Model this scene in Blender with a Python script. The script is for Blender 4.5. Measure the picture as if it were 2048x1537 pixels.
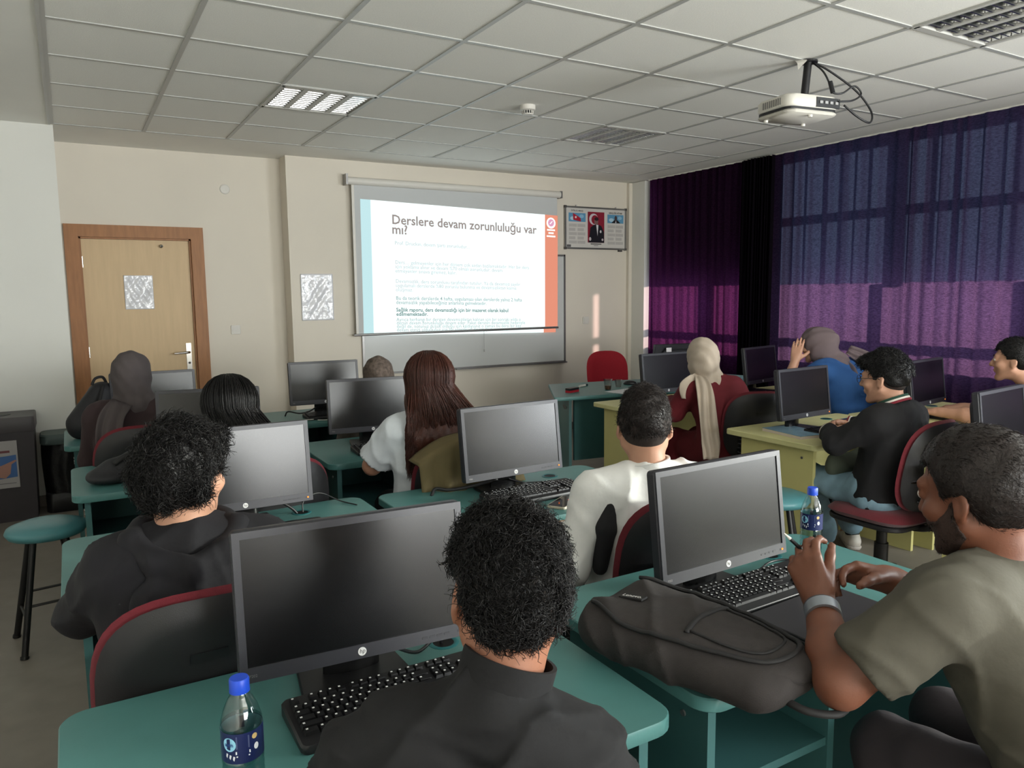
import bpy, bmesh, math, random
import numpy as np
from mathutils import Matrix, Vector, Euler

# ------------------------------------------------------------------ scene reset, camera, world, light, exposure
for _o in list(bpy.data.objects):
    bpy.data.objects.remove(_o, do_unlink=True)
SC = bpy.context.scene
COL = SC.collection
random.seed(7)
rng = np.random.default_rng(11)
PI = math.pi

CAM_R = Vector((0.86247, -0.50599, -0.01083))
CAM_F = Vector((0.50127, 0.85697, -0.11973))
CAM_U = CAM_R.cross(CAM_F).normalized()
_cd = bpy.data.cameras.new('camera'); CAMERA = bpy.data.objects.new('camera', _cd); COL.objects.link(CAMERA)
_cd.sensor_fit = 'HORIZONTAL'; _cd.sensor_width = 36.0; _cd.lens = 1508.27 / 2048 * 36.0
_cd.clip_start = 0.05; _cd.clip_end = 200
_m = Matrix((CAM_R, CAM_U, -CAM_F)).transposed().to_4x4(); _m.translation = (0, 0, 1.55)
CAMERA.matrix_world = _m
SC.camera = CAMERA

W = bpy.data.worlds.new('sky'); SC.world = W; W.use_nodes = True
_bg = W.node_tree.nodes['Background']; _bg.inputs[0].default_value = (0.62, 0.78, 1.0, 1); _bg.inputs[1].default_value = 1.2

def light_area(name, loc, target, sx, sy, power, color, spread=PI):
    d = bpy.data.lights.new(name, 'AREA'); d.shape = 'RECTANGLE'; d.size = sx; d.size_y = sy; d.energy = power; d.color = color
    d.spread = spread
    o = bpy.data.objects.new(name, d); COL.objects.link(o); o.location = loc
    o.rotation_euler = (Vector(target) - Vector(loc)).to_track_quat('-Z', 'Y').to_euler()
    return o
# daylight entering through the two windows of the rear wall and the bare window on the right side near the back
light_area('rear_window_daylight', (2.55, -3.55, 1.62), (2.55, -1.0, 3.55), 3.5, 1.3, 300, (0.98, 0.98, 0.95))
light_area('side_window_daylight', (5.84, -1.25, 1.62), (3.3, -0.6, 3.4), 2.3, 1.3, 220, (0.93, 0.97, 1.0))
_sd = bpy.data.lights.new('sun', 'SUN'); _sd.energy = 4.6; _sd.angle = 0.05; _sd.color = (1.0, 0.9, 0.78)
SUN = bpy.data.objects.new('sun', _sd); COL.objects.link(SUN)
SUN_DIR = Vector((-1.0, 0.60, -0.16)).normalized()
SUN.rotation_euler = SUN_DIR.to_track_quat('-Z', 'Y').to_euler(); SUN.location = (12, 2, 6)

SC.view_settings.view_transform = 'Standard'; SC.view_settings.look = 'None'
SC.view_settings.exposure = 0.3; SC.view_settings.gamma = 1.0
SC.view_settings.use_curve_mapping = False

# ------------------------------------------------------------------ materials
def lin(c):
    out = []
    for v in c[:3]:
        v = v / 255.0
        out.append(v / 12.92 if v <= 0.04045 else ((v + 0.055) / 1.055) ** 2.4)
    return out
MATS = {}
def mat(name, rgb, rough=0.6, metal=0.0, var=0.0, vscale=6.0, bump=0.0, bscale=80.0, spec=0.5, emit=0.0, ergb=None,
        trans=0.0, sss=0.0, sheen=0.0, alpha=1.0, coat=0.0, stretch=None, ior=1.45, bdist=0.002):
    if name in MATS: return MATS[name]
    m = bpy.data.materials.new(name); m.use_nodes = True; nt = m.node_tree; b = nt.nodes['Principled BSDF']
    c = lin(rgb); b.inputs['Base Color'].default_value = (*c, 1); b.inputs['Roughness'].default_value = rough
    b.inputs['Metallic'].default_value = metal; b.inputs['Specular IOR Level'].default_value = spec
    b.inputs['IOR'].default_value = ior
    if trans: b.inputs['Transmission Weight'].default_value = trans
    if coat: b.inputs['Coat Weight'].default_value = coat
    if sss:
        b.inputs['Subsurface Weight'].default_value = sss; b.inputs['Subsurface Radius'].default_value = (0.012, 0.005, 0.003)
        b.inputs['Subsurface Scale'].default_value = 1.0
    if sheen: b.inputs['Sheen Weight'].default_value = sheen
    if emit:
        b.inputs['Emission Color'].default_value = (*(lin(ergb) if ergb else c), 1); b.inputs['Emission Strength'].default_value = emit
    if alpha < 1: b.inputs['Alpha'].default_value = alpha
    if var or bump:
        tc = nt.nodes.new('ShaderNodeTexCoord'); mp = nt.nodes.new('ShaderNodeMapping')
        nt.links.new(tc.outputs['Object'], mp.inputs[0])
        if stretch: mp.inputs['Scale'].default_value = stretch
        if var:
            n = nt.nodes.new('ShaderNodeTexNoise'); n.inputs['Scale'].default_value = vscale; n.inputs['Detail'].default_value = 5
            nt.links.new(mp.outputs[0], n.inputs['Vector'])
            r = nt.nodes.new('ShaderNodeMapRange'); r.inputs[1].default_value = 0.25; r.inputs[2].default_value = 0.75
            r.inputs[3].default_value = 1 - var; r.inputs[4].default_value = 1 + var
            nt.links.new(n.outputs[0], r.inputs[0])
            mx = nt.nodes.new('ShaderNodeMix'); mx.data_type = 'RGBA'; mx.blend_type = 'MULTIPLY'; mx.inputs[0].default_value = 1
            mx.inputs[6].default_value = (*c, 1); nt.links.new(r.outputs[0], mx.inputs[7])
            nt.links.new(mx.outputs[2], b.inputs['Base Color'])
        if bump:
            n2 = nt.nodes.new('ShaderNodeTexNoise'); n2.inputs['Scale'].default_value = bscale; n2.inputs['Detail'].default_value = 4
            nt.links.new(mp.outputs[0], n2.inputs['Vector'])
            bp = nt.nodes.new('ShaderNodeBump'); bp.inputs['Strength'].default_value = bump; bp.inputs['Distance'].default_value = bdist
            nt.links.new(n2.outputs[0], bp.inputs['Height']); nt.links.new(bp.outputs[0], b.inputs['Normal'])
    MATS[name] = m
    return m

def emat(name, rgb, strength):
    if name in MATS: return MATS[name]
    m = bpy.data.materials.new(name); m.use_nodes = True; nt = m.node_tree
    nt.nodes.remove(nt.nodes['Principled BSDF']); e = nt.nodes.new('ShaderNodeEmission')
    e.inputs[0].default_value = (*lin(rgb), 1); e.inputs[1].default_value = strength
    nt.links.new(e.outputs[0], nt.nodes['Material Output'].inputs[0]); MATS[name] = m
    return m

def curtain_mat(name, rgb, trgb, tw):
    m = bpy.data.materials.new(name); m.use_nodes = True; nt = m.node_tree; nt.nodes.remove(nt.nodes['Principled BSDF'])
    tc = nt.nodes.new('ShaderNodeTexCoord'); mp = nt.nodes.new('ShaderNodeMapping'); mp.inputs['Scale'].default_value = (1, 0.55, 1.8)
    nt.links.new(tc.outputs['Object'], mp.inputs[0])
    n = nt.nodes.new('ShaderNodeTexNoise'); n.inputs['Scale'].default_value = 75; n.inputs['Detail'].default_value = 6; n.inputs['Roughness'].default_value = 0.7
    nt.links.new(mp.outputs[0], n.inputs['Vector'])
    r = nt.nodes.new('ShaderNodeMapRange'); r.inputs[1].default_value = 0.35; r.inputs[2].default_value = 0.68; r.inputs[3].default_value = 0.55; r.inputs[4].default_value = 1.6
    nt.links.new(n.outputs[0], r.inputs[0])
    mx = nt.nodes.new('ShaderNodeMix'); mx.data_type = 'RGBA'; mx.blend_type = 'MULTIPLY'; mx.inputs[0].default_value = 1
    mx.inputs[6].default_value = (*lin(trgb), 1); nt.links.new(r.outputs[0], mx.inputs[7])
    d = nt.nodes.new('ShaderNodeBsdfDiffuse'); d.inputs[0].default_value = (*lin(rgb), 1)
    t = nt.nodes.new('ShaderNodeBsdfTranslucent'); nt.links.new(mx.outputs[2], t.inputs[0])
    a = nt.nodes.new('ShaderNodeMixShader'); a.inputs[0].default_value = tw
    nt.links.new(d.outputs[0], a.inputs[1]); nt.links.new(t.outputs[0], a.inputs[2])
    nt.links.new(a.outputs[0], nt.nodes['Material Output'].inputs[0]); MATS[name] = m
    return m

def glass_tint(name, rgb, gloss=0.06):
    m = bpy.data.materials.new(name); m.use_nodes = True; nt = m.node_tree; nt.nodes.remove(nt.nodes['Principled BSDF'])
    t = nt.nodes.new('ShaderNodeBsdfTransparent'); t.inputs[0].default_value = (*lin(rgb), 1)
    g = nt.nodes.new('ShaderNodeBsdfGlossy'); g.inputs[1].default_value = 0.02
    a = nt.nodes.new('ShaderNodeMixShader'); a.inputs[0].default_value = gloss
    nt.links.new(t.outputs[0], a.inputs[1]); nt.links.new(g.outputs[0], a.inputs[2])
    nt.links.new(a.outputs[0], nt.nodes['Material Output'].inputs[0]); MATS[name] = m
    return m

# ------------------------------------------------------------------ mesh builder
def rotm(rx=0, ry=0, rz=0): return np.array(Euler((rx, ry, rz)).to_matrix())
class MB:
    def __init__(s): s.v = []; s.f = []; s.m = []; s.n = 0; s.cur = 0
    def add(s, v, f, R=None, c=None):
        v = np.asarray(v, float)
        if R is not None: v = v @ np.asarray(R).T
        if c is not None: v = v + np.asarray(c)
        s.v.append(v); s.f += [tuple(i + s.n for i in q) for q in f]; s.m += [s.cur] * len(f); s.n += len(v); return s
    def box(s, x0, x1, y0, y1, z0, z1, R=None, c=None):
        v = [(x, y, z) for z in (z0, z1) for y in (y0, y1) for x in (x0, x1)]
        return s.add(v, [(0, 2, 3, 1), (4, 5, 7, 6), (0, 1, 5, 4), (2, 6, 7, 3), (0, 4, 6, 2), (1, 3, 7, 5)], R, c)
    def cbox(s, c, size, R=None):
        a, b, d = size[0] / 2, size[1] / 2, size[2] / 2
        return s.box(-a, a, -b, b, -d, d, R, c)
    def prism(s, poly, z0, z1, ch=0.0, R=None, c=None):
        """polygon (ccw, xy) extruded z0..z1, with an optional chamfer on both rims"""
        P = np.asarray(poly, float); n = len(P)
        if ch:
            cen = P.mean(0); Pi = P + (cen - P) / np.linalg.norm(cen - P, axis=1)[:, None] * ch
            rings = [(Pi, z0), (P, z0 + ch), (P, z1 - ch), (Pi, z1)]
        else: rings = [(P, z0), (P, z1)]
        v = np.concatenate([np.column_stack([q, np.full(n, z)]) for q, z in rings]); f = [tuple(range(n))[::-1]]
        for k in range(len(rings) - 1):
            for i in range(n): j = (i + 1) % n; f.append((k * n + i, k * n + j, (k + 1) * n + j, (k + 1) * n + i))
        f.append(tuple(range((len(rings) - 1) * n, len(rings) * n)))
        return s.add(v, f, R, c)
    def cyl(s, p0, p1, r0, r1=None, n=16, cap=True):
        r1 = r0 if r1 is None else r1
        return s.tube([p0, p1], [r0, r1], n, cap)
    def tube(s, pts, r, n=8, cap=True):
        P = np.asarray(pts, float); m = len(P); r = np.broadcast_to(np.asarray(r, float), (m,))
        T = np.gradient(P, axis=0); T /= np.linalg.norm(T, axis=1)[:, None] + 1e-12
        up = np.array([0, 0, 1.0]) if abs(T[0][2]) < 0.9 else np.array([1.0, 0, 0])
        a = np.cross(T[0], up); a /= np.linalg.norm(a); ang = np.arange(n) * 2 * PI / n; vs = []
        for i in range(m):
            a = a - T[i] * (a @ T[i]); a /= np.linalg.norm(a) + 1e-12; b = np.cross(T[i], a)
            vs.append(P[i] + r[i] * (np.cos(ang)[:, None] * a + np.sin(ang)[:, None] * b))
        f = []
        for i in range(m - 1):
            for k in range(n): j = (k + 1) % n; f.append((i * n + k, i * n + j, (i + 1) * n + j, (i + 1) * n + k))
        if cap: f.append(tuple(range(n))[::-1]); f.append(tuple(range((m - 1) * n, m * n)))
        return s.add(np.concatenate(vs), f)
    def lathe(s, prof, n=24, R=None, c=None):
        ang = np.arange(n) * 2 * PI / n; v = []
        for r, z in prof: v.append(np.column_stack([r * np.cos(ang), r * np.sin(ang), np.full(n, z)]))
        f = []; m = len(prof)
        for i in range(m - 1):
            for k in range(n): j = (k + 1) % n; f.append((i * n + k, i * n + j, (i + 1) * n + j, (i + 1) * n + k))
        if prof[0][0] > 1e-5: f.append(tuple(range(n))[::-1])
        if prof[-1][0] > 1e-5: f.append(tuple(range((m - 1) * n, m * n)))
        return s.add(np.concatenate(v), f, R, c)
    def quad(s, a, b, c, d): return s.add([a, b, c, d], [(0, 1, 2, 3)])
    def grid(s, fn, nu, nv, close_u=False):
        U, V = np.meshgrid(np.linspace(0, 1, nu), np.linspace(0, 1, nv)); P = np.asarray(fn(U.ravel(), V.ravel())).T
        f = [(j * nu + i, j * nu + i + 1, (j + 1) * nu + i + 1, (j + 1) * nu + i) for j in range(nv - 1) for i in range(nu - 1)]
        return s.add(P, f)
    def mesh(s, name, mats, smooth=None):
        me = bpy.data.meshes.new(name); v = np.concatenate(s.v); me.from_pydata(v.tolist(), [], s.f)
        for q in (mats if isinstance(mats, (list, tuple)) else [mats]): me.materials.append(q)
        if isinstance(mats, (list, tuple)): me.polygons.foreach_set('material_index', s.m)
        if smooth is not None:
            me.polygons.foreach_set('use_smooth', [True] * len(s.f))
            if smooth < 180: me.set_sharp_from_angle(angle=math.radians(smooth))
        me.update(); return me
    def build(s, name, mats, parent=None, smooth=None, loc=None):
        return link(name, s.mesh(name, mats, smooth), parent, loc)
KIDS = {}
def link(name, me, parent=None, loc=None, rot=None):
    o = bpy.data.objects.new(name, me); COL.objects.link(o)
    if parent is not None: o.parent = parent; KIDS.setdefault(parent.name, []).append(o)
    if loc is not None: o.location = loc
    if rot is not None: o.rotation_euler = rot
    return o
def tag(o, label=None, cat=None, group=None, kind=None):
    if label: o['label'] = label
    if cat: o['category'] = cat
    if group: o['group'] = group
    if kind: o['kind'] = kind
    return o
def thing(name, label, cat, loc=(0, 0, 0), rz=0.0, group=None):
    o = bpy.data.objects.new(name, None); COL.objects.link(o); o.empty_display_size = 0.1
    o.location = loc; o.rotation_euler = (0, 0, rz); return tag(o, label, cat, group)
def kids(o): return KIDS.get(o.name, [])
def dup(root, loc, rz, label, group=None):
    def cp(o, par):
        c = o.copy(); COL.objects.link(c)
        if par is not None: c.parent = par; KIDS.setdefault(par.name, []).append(c)
        for k in kids(o): cp(k, c)
        return c
    r = cp(root, None); r.location = loc; r.rotation_euler = (0, 0, rz); r['label'] = label
    if group: r['group'] = group
    return r
def rrect(w, d, r, n=5, cx=0, cy=0):
    out = []
    for sx, sy, a0 in ((1, 1, 0), (-1, 1, 90), (-1, -1, 180), (1, -1, 270)):
        for k in range(n + 1):
            a = math.radians(a0 + 90 * k / n); out.append((cx + sx * (w / 2 - r) + r * math.cos(a), cy + sy * (d / 2 - r) + r * math.sin(a)))
    return out
def text_mesh(body, size, bold=0.0, align='LEFT', spacing=1.0):
    cu = bpy.data.curves.new('t', 'FONT'); cu.body = body; cu.size = size; cu.align_x = align; cu.offset = bold; cu.resolution_u = 2
    cu.space_line = spacing
    o = bpy.data.objects.new('t', cu); COL.objects.link(o)
    dg = bpy.context.evaluated_depsgraph_get(); me = bpy.data.meshes.new_from_object(o.evaluated_get(dg))
    bpy.data.objects.remove(o); bpy.data.curves.remove(cu)
    return me
def text_obj(name, body, size, material, fn, parent=None, bold=0.0, align='LEFT', spacing=1.0):
    """flat lettering; fn maps the text's own x, y to a place on the surface that carries it"""
    me = text_mesh(body, size, bold, align, spacing); me.name = name
    for v in me.vertices: v.co = fn(v.co.x, v.co.y)
    me.materials.clear(); me.materials.append(material)
    return link(name, me, parent)
# ================================================================== THE ROOM
M_wall = mat('wall_paint', (222, 214, 200), 0.75, var=0.03, vscale=1.5, bump=0.12, bscale=220)
M_wallw = mat('wall_paint_white', (222, 221, 214), 0.75, var=0.03, vscale=1.5, bump=0.12, bscale=220)
M_tile = mat('mineral_fibre_tile', (236, 234, 227), 0.9, var=0.05, vscale=160, bump=0.5, bscale=260)
M_tee = mat('tee_bar_metal', (176, 176, 172), 0.4, spec=0.6)
M_gyps = mat('ceiling_gypsum', (236, 234, 227), 0.85, var=0.02, vscale=2)
M_floor = mat('floor_vinyl', (124, 117, 108), 0.45, var=0.10, vscale=9, bump=0.05, bscale=60)
M_wood = mat('door_frame_wood', (158, 108, 66), 0.5, var=0.16, vscale=7, stretch=(6, 6, 0.8), bump=0.1, bscale=30)
M_door = mat('door_veneer', (206, 178, 138), 0.5, var=0.05, vscale=5, stretch=(7, 7, 0.6))
M_alu = mat('aluminium', (150, 148, 146), 0.35, metal=0.8)
M_chrome = mat('brushed_chrome', (190, 186, 178), 0.25, metal=1.0)
M_white = mat('white_plastic', (216, 212, 204), 0.4)
M_dark = mat('black_plastic', (26, 26, 28), 0.42, var=0.05, vscale=30)
M_blackm = mat('black_metal', (24, 23, 24), 0.4, spec=0.5)
CE = 2.796
GX0, GY0 = -0.007, 2.302
def S(name, b, m, parent=None, smooth=None):
    o = b.build(name, m, parent, smooth)
    if parent is None: o['kind'] = 'structure'
    return o
S('floor', MB().box(-1.3, 6.1, -3.9, 7.5, -0.1, 0), M_floor)
ceil = S('ceiling', MB().box(-1.3, 6.1, -3.9, 7.5, 2.95, 3.05), M_gyps)
# plain gypsum borders round the tile field
S('trim_1', MB().box(-1.3, GX0 - 0.012, -3.9, 7.45, CE, 2.95), M_gyps)
S('trim_2', MB().box(5.393 + 0.012, 5.80, -3.9, 7.45, CE, 2.95), M_gyps)
S('trim_3', MB().box(GX0 - 0.012, 5.405, 6.514, 7.45, CE, 2.95), M_gyps)
S('trim_4', MB().box(GX0 - 0.025, GX0 - 0.008, -3.7, 6.52, CE - 0.006, CE + 0.001), M_tee)
LAMPS = {(1, 4): None, (5, 4): None, (5, -1): None}
tile_me = MB().prism(rrect(0.586, 0.586, 0.004, 1), CE + 0.004, CE + 0.02, 0.003).mesh('ceiling_tile', M_tile)
for j in range(-10, 7):
    for i in range(-1, 8):
        if (i, j) in LAMPS: continue
        link('ceiling_tile', tile_me, ceil, (GX0 + 0.6 * (i + 1) + 0.3, GY0 + 0.6 * j + 0.3, 0))
tb = MB().box(-0.012, 0.012, -3.7, 6.514, CE - 0.001, CE + 0.03).mesh('tee_bar', M_tee)
tc_ = MB().box(GX0, 5.393, -0.012, 0.012, CE - 0.0006, CE + 0.03).mesh('tee_bar', M_tee)
for i in range(0, 10): link('tee_bar', tb, ceil, (GX0 + 0.6 * i, 0, 0))
for j in range(-10, 8): link('tee_bar', tc_, ceil, (0, GY0 + 0.6 * j, 0))

# walls
S('wall_front', MB().box(1.77, 5.95, 7.0, 7.45, 0, 2.95), M_wall)
S('wall_door', MB().box(-0.1, 0.075, 7.22, 7.45, 0, 2.95).box(1.015, 1.80, 7.22, 7.45, 0, 2.95).box(0.075, 1.015, 7.22, 7.45, 2.085, 2.95), M_wall)
S('wall_left', MB().box(-1.3, 0.0, 6.55, 7.45, 0, 2.95), M_wallw)
S('wall_side', MB().box(-1.45, -1.2, -3.9, 7.45, 0, 2.95), M_wallw)
S('wall_rear', MB().box(-1.3, 0.75, -3.95, -3.7, 0, 2.95).box(4.35, 6.1, -3.95, -3.7, 0, 2.95).box(0.75, 4.35, -3.95, -3.7, 0, 0.92).box(0.75, 4.35, -3.95, -3.7, 2.5, 2.95), M_wall)
S('wall_right', MB().box(5.95, 6.15, 0.2, 7.45, 0, 0.86).box(5.95, 6.15, 0.2, 7.45, 2.77, 2.95).box(5.95, 6.15, -0.05, 0.6, 0, 2.95)
  .box(5.80, 6.15, -3.9, -2.45, 0, 2.95).box(5.80, 6.15, -2.45, -0.05, 0, 0.95).box(5.80, 6.15, -2.45, -0.05, 2.55, 2.95).box(5.95, 6.15, 7.06, 7.45, 0, 2.95), M_wallw)
S('wall_return', MB().box(5.70, 5.78, 6.735, 7.01, 0, 2.79), M_wallw)
S('baseboard_front', MB().box(1.765, 5.74, 6.985, 7.01, 0, 0.08), mat('skirting', (120, 112, 104), 0.5))
S('baseboard_left', MB().box(-1.2, 0.012, 6.535, 6.56, 0, 0.08), MATS['skirting'])
# pipe box trim running up the corner beside the curtain
S('trim_5', MB().box(5.655, 5.70, 6.955, 7.005, 0, 2.79), M_wall)
# rear windows: frames and panes
M_fr = mat('window_frame_white', (225, 225, 222), 0.4)
M_pane = glass_tint('clear_pane', (240, 246, 246))
def window(name, axis, a0, a1, z0, z1, pos, ncol, nrow, mf, mp):
    fr = MB(); w = 0.05
    def bar(p0, p1, q0, q1):
        if axis == 'x': fr.box(p0, p1, pos - 0.03, pos + 0.03, q0, q1)
        else: fr.box(pos - 0.03, pos + 0.03, p0, p1, q0, q1)
    for k in range(ncol + 1):
        p = a0 + (a1 - a0 - w) * k / ncol; bar(p, p + w, z0, z1)
    for k in range(nrow + 1):
        q = z0 + (z1 - z0 - w) * k / nrow; bar(a0, a1, q, q + w)
    o = S(name, fr, mf)
    for k in range(ncol):
        p0 = a0 + (a1 - a0 - w) * k / ncol + w; p1 = a0 + (a1 - a0 - w) * (k + 1) / ncol
        b = MB()
        if axis == 'x': b.box(p0, p1, pos - 0.004, pos + 0.004, z0 + w, z1 - w)
        else: b.box(pos - 0.004, pos + 0.004, p0, p1, z0 + w, z1 - w)
        b.build('pane', mp, o)
    return o
window('window_1', 'x', 0.75, 4.35, 0.92, 2.5, -3.8, 4, 1, M_fr, M_pane)
window('window_2', 'y', -2.45, -0.05, 0.95, 2.55, 6.0, 3, 1, M_fr, M_pane)
# long window behind the drawn curtains: dark frame, upper panes tinted to shade the curtain, clear lower panes
M_frd = mat('window_frame_dark', (52, 48, 50), 0.5)
P_blue = glass_tint('blue_shade_pane', (178, 210, 205), 0.04)  # added tint, gives the upper curtain its blue shade
P_clear = glass_tint('clear_lower_pane', (250, 235, 240), 0.04)
P_deep = glass_tint('dark_shade_pane', (70, 62, 82), 0.04)  # added dark tint, holds sun off the upper corner curtain
WX = 5.93; OY, OZ = -0.126, 0.034
wb = MB()
for (z0, z1) in ((0.86, 0.93), (1.03 + OZ, 1.105 + OZ), (2.13 + OZ, 2.20 + OZ), (2.72, 2.78)): wb.box(WX - 0.03, WX + 0.03, 0.5, 7.06, z0, z1)
for (y0, y1) in ((6.98, 7.06), (5.70 + OY, 5.89 + OY), (4.84 + OY, 5.27 + OY), (3.83 + OY, 3.91 + OY), (2.70 + OY, 2.80 + OY), (1.6, 1.7), (0.5, 0.6)):
    wb.box(WX - 0.03, WX + 0.03, y0, y1, 0.9, 1.62)
for (y0, y1) in ((6.98, 7.06), (5.70 + OY, 5.89 + OY), (4.84 + OY, 5.27 + OY), (3.665 + OY, 3.80 + OY), (1.6, 1.7), (0.5, 0.6)):
    wb.box(WX - 0.03, WX + 0.03, y0, y1, 1.6, 2.75)
win3 = S('window_3', wb, M_frd)
for y, w in ((4.70, 0.03), (4.558, 0.03), (4.347, 0.035), (4.186, 0.03), (4.063, 0.02), (3.94, 0.03), (3.582, 0.03), (3.412, 0.035), (3.339, 0.016), (3.224, 0.03), (3.043, 0.03), (2.912, 0.03), (2.811, 0.03), (2.62, 0.03), (2.45, 0.03)):
    MB().box(WX + 0.035, WX + 0.05, y + OY - w / 2, y + OY + w / 2, 1.60 + OZ, 2.75).build('stripe_shadow_bar', M_frd, win3)  # unseen bars added to cast the curtain's dark vertical stripes
for (y0, y1) in ((0.6, 1.6), (1.7, 3.66 + OY), (3.80 + OY, 4.84 + OY)):
    MB().box(WX - 0.004, WX + 0.004, y0, y1, 1.60 + OZ, 2.74).build('pane', P_blue, win3)
for (y0, y1) in ((5.27 + OY, 5.70 + OY), (5.89 + OY, 6.72)):
    MB().box(WX - 0.004, WX + 0.004, y0, y1, 1.60 + OZ, 2.74).build('pane', P_deep, win3)
for (y0, y1, z0) in ((0.6, 1.6, 0.93), (1.7, 2.70 + OY, 0.93), (2.80 + OY, 3.83 + OY, 0.93), (3.91 + OY, 4.84 + OY, 0.93), (5.27 + OY, 5.70 + OY, 0.93), (5.89 + OY, 6.98, 0.93)):
    MB().box(WX - 0.004, WX + 0.004, y0, y1, z0, 1.60 + OZ).build('pane', P_clear, win3)
MB().box(WX - 0.004, WX + 0.004, 6.72, 6.98, 1.60 + OZ, 2.74).build('pane', P_clear, win3)

# curtains
C_dark = curtain_mat('curtain_cloth_dark', (40, 22, 40), (96, 46, 92), 0.5)
C_lite = curtain_mat('curtain_cloth_purple', (52, 34, 58), (108, 88, 124), 0.5)
def curtain(name, label, y0, y1, nf, amp, m, x0=5.72, seed=0, lean=0.0):
    r = np.random.default_rng(seed); ph = np.cumsum(r.uniform(0.55, 1.45, nf + 2)); ph = ph / ph[nf] ; am = r.uniform(0.5, 1.0, nf + 3)
    def fn(u, v):
        t = np.interp(u, np.concatenate([[0], ph[:nf + 1]]), np.arange(nf + 2)) * PI * 2
        a = amp * np.interp(u * nf, np.arange(nf + 3), am)
        x = x0 + a * np.sin(t) * (0.72 + 0.28 * (1 - v)) + 0.25 * a * np.sin(2.3 * t + 2 * v)
        y = y1 + (y0 - y1) * u + lean * (1 - v) + 0.3 * a * np.cos(t)
        return x, y, 0.06 + v * 2.725 + 0 * u
    b = MB().grid(fn, nf * 14, 12); o = b.build(name, m, None, 180); tag(o, label, 'curtain'); return o
curtain('curtain', 'dark plum curtain drawn across the window corner beside the screen wall', 5.26, 6.67, 12, 0.022, C_dark, seed=3)
curtain('curtain', 'bunched black curtain folds hanging between the two wide purple curtain panels', 4.90, 5.30, 9, 0.045, curtain_mat('curtain_cloth_black', (22, 18, 24), (24, 16, 26), 0.4), x0=5.69, seed=5)
curtain('curtain', 'wide translucent purple curtain glowing with daylight behind the yellow desks', 0.45, 4.93, 30, 0.020, C_lite, seed=9)
rl = thing('curtain_rail', 'white curtain rail tucked under the ceiling edge above the purple curtains', 'rail', (5.74, 3.5, 2.785))
MB().box(-0.02, 0.02, -3.2, 3.2, 0, 0.011).build('track', M_white, rl)

# door with frame
fr = MB()
fr.box(0.013, 0.115, 7.195, 7.30, 0, 2.15).box(0.972, 1.074, 7.195, 7.30, 0, 2.15).box(0.115, 0.972, 7.195, 7.30, 2.05, 2.15)
fr.box(0.115, 0.130, 7.225, 7.30, 0, 2.05).box(0.957, 0.972, 7.225, 7.30, 0, 2.05).box(0.115, 0.972, 7.225, 7.30, 2.035, 2.05)
door = S('door_1', MB().box(0.131, 0.956, 7.245, 7.285, 0.012, 2.034), M_door)
fr.build('door_frame', M_wood, door)
for z in (0.3, 1.05, 1.8): MB().cyl((0.131, 7.243, z), (0.131, 7.243, z + 0.09), 0.009, n=10).build('hinge', M_chrome, door)
h = MB().cbox((0.905, 7.240, 1.02), (0.042, 0.012, 0.24)).build('handle_plate', M_chrome, door)
MB().tube([(0.905, 7.238, 1.06), (0.905, 7.20, 1.06), (0.885, 7.188, 1.06), (0.78, 7.186, 1.055)], [0.011, 0.011, 0.011, 0.008], 10).build('lever', M_chrome, h, 60)
MB().cyl((0.905, 7.236, 0.965), (0.905, 7.228, 0.965), 0.010, n=12).build('keyhole', M_dark, h)
MB().lathe([(0.016, 0), (0.016, 0.006), (0.008, 0.022), (0.012, 0.04), (0, 0.045)], 14, rotm(PI / 2), (0.735, 7.245, 1.985)).build('coat_knob', M_chrome, door, 50)
# wrinkled plastic sleeves taped to the door and the wall
M_sleeve = mat('clear_plastic_sleeve', (226, 226, 230), 0.16, spec=0.8, bump=0.6, bscale=9, bdist=0.02)
def sleeve(label, x0, x1, z0, z1, y, seed):
    r = np.random.default_rng(seed); k = r.uniform(8, 26, (6, 2)); p = r.uniform(0, 6, 6)
    def fn(u, v):
        d = sum(np.sin(k[i, 0] * u * 1.3 + k[i, 1] * v * (1 if i % 2 else -1) + p[i]) for i in range(6)) * 0.0014
        return x0 + (x1 - x0) * u, y - 0.007 + d * np.minimum(1, 8 * np.minimum(np.minimum(u, 1 - u), np.minimum(v, 1 - v))), z0 + (z1 - z0) * v
    b = MB().grid(fn, 26, 34); o = b.build('plastic_sleeve', M_sleeve, None, 180)
    mo = o.modifiers.new('thickness', 'SOLIDIFY'); mo.thickness = 0.0012; mo.offset = 0
    tag(o, label, 'sleeve', None)
sleeve('small empty clear plastic sleeve stuck on the wooden door', 0.427, 0.651, 1.447, 1.735, 7.245, 1)
sleeve('shiny crumpled plastic sleeve stuck on the wall left of the screen', 1.858, 2.159, 1.318, 1.746, 7.0, 2)
def switch(label, x, z, y):
    t = thing('light_switch', label, 'switch', (x, y, z))
    MB().prism(rrect(0.083, 0.083, 0.01, 3), 0, 0.011, 0.003, rotm(PI / 2)).build('plate', M_white, t, 40)
    MB().box(-0.029, 0.029, -0.015, -0.010, -0.029, 0.029, rotm(0.06)).build('rocker', M_white, t)
switch('square white light switch on the wall beside the wooden door', 1.309, 1.246, 7.22)
switch('square white light switch on the wall right of the whiteboard', 5.073, 1.234, 7.0)
tag(MB().lathe([(0, 0.002), (0.03, 0.006), (0.042, 0.004), (0.044, 0)], 24, rotm(PI / 2), (1.281, 7.218, 2.497)).build('blank_cover', M_white, None, 60), 'round white blank cover high on the wall above the light switch', 'cover')
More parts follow.
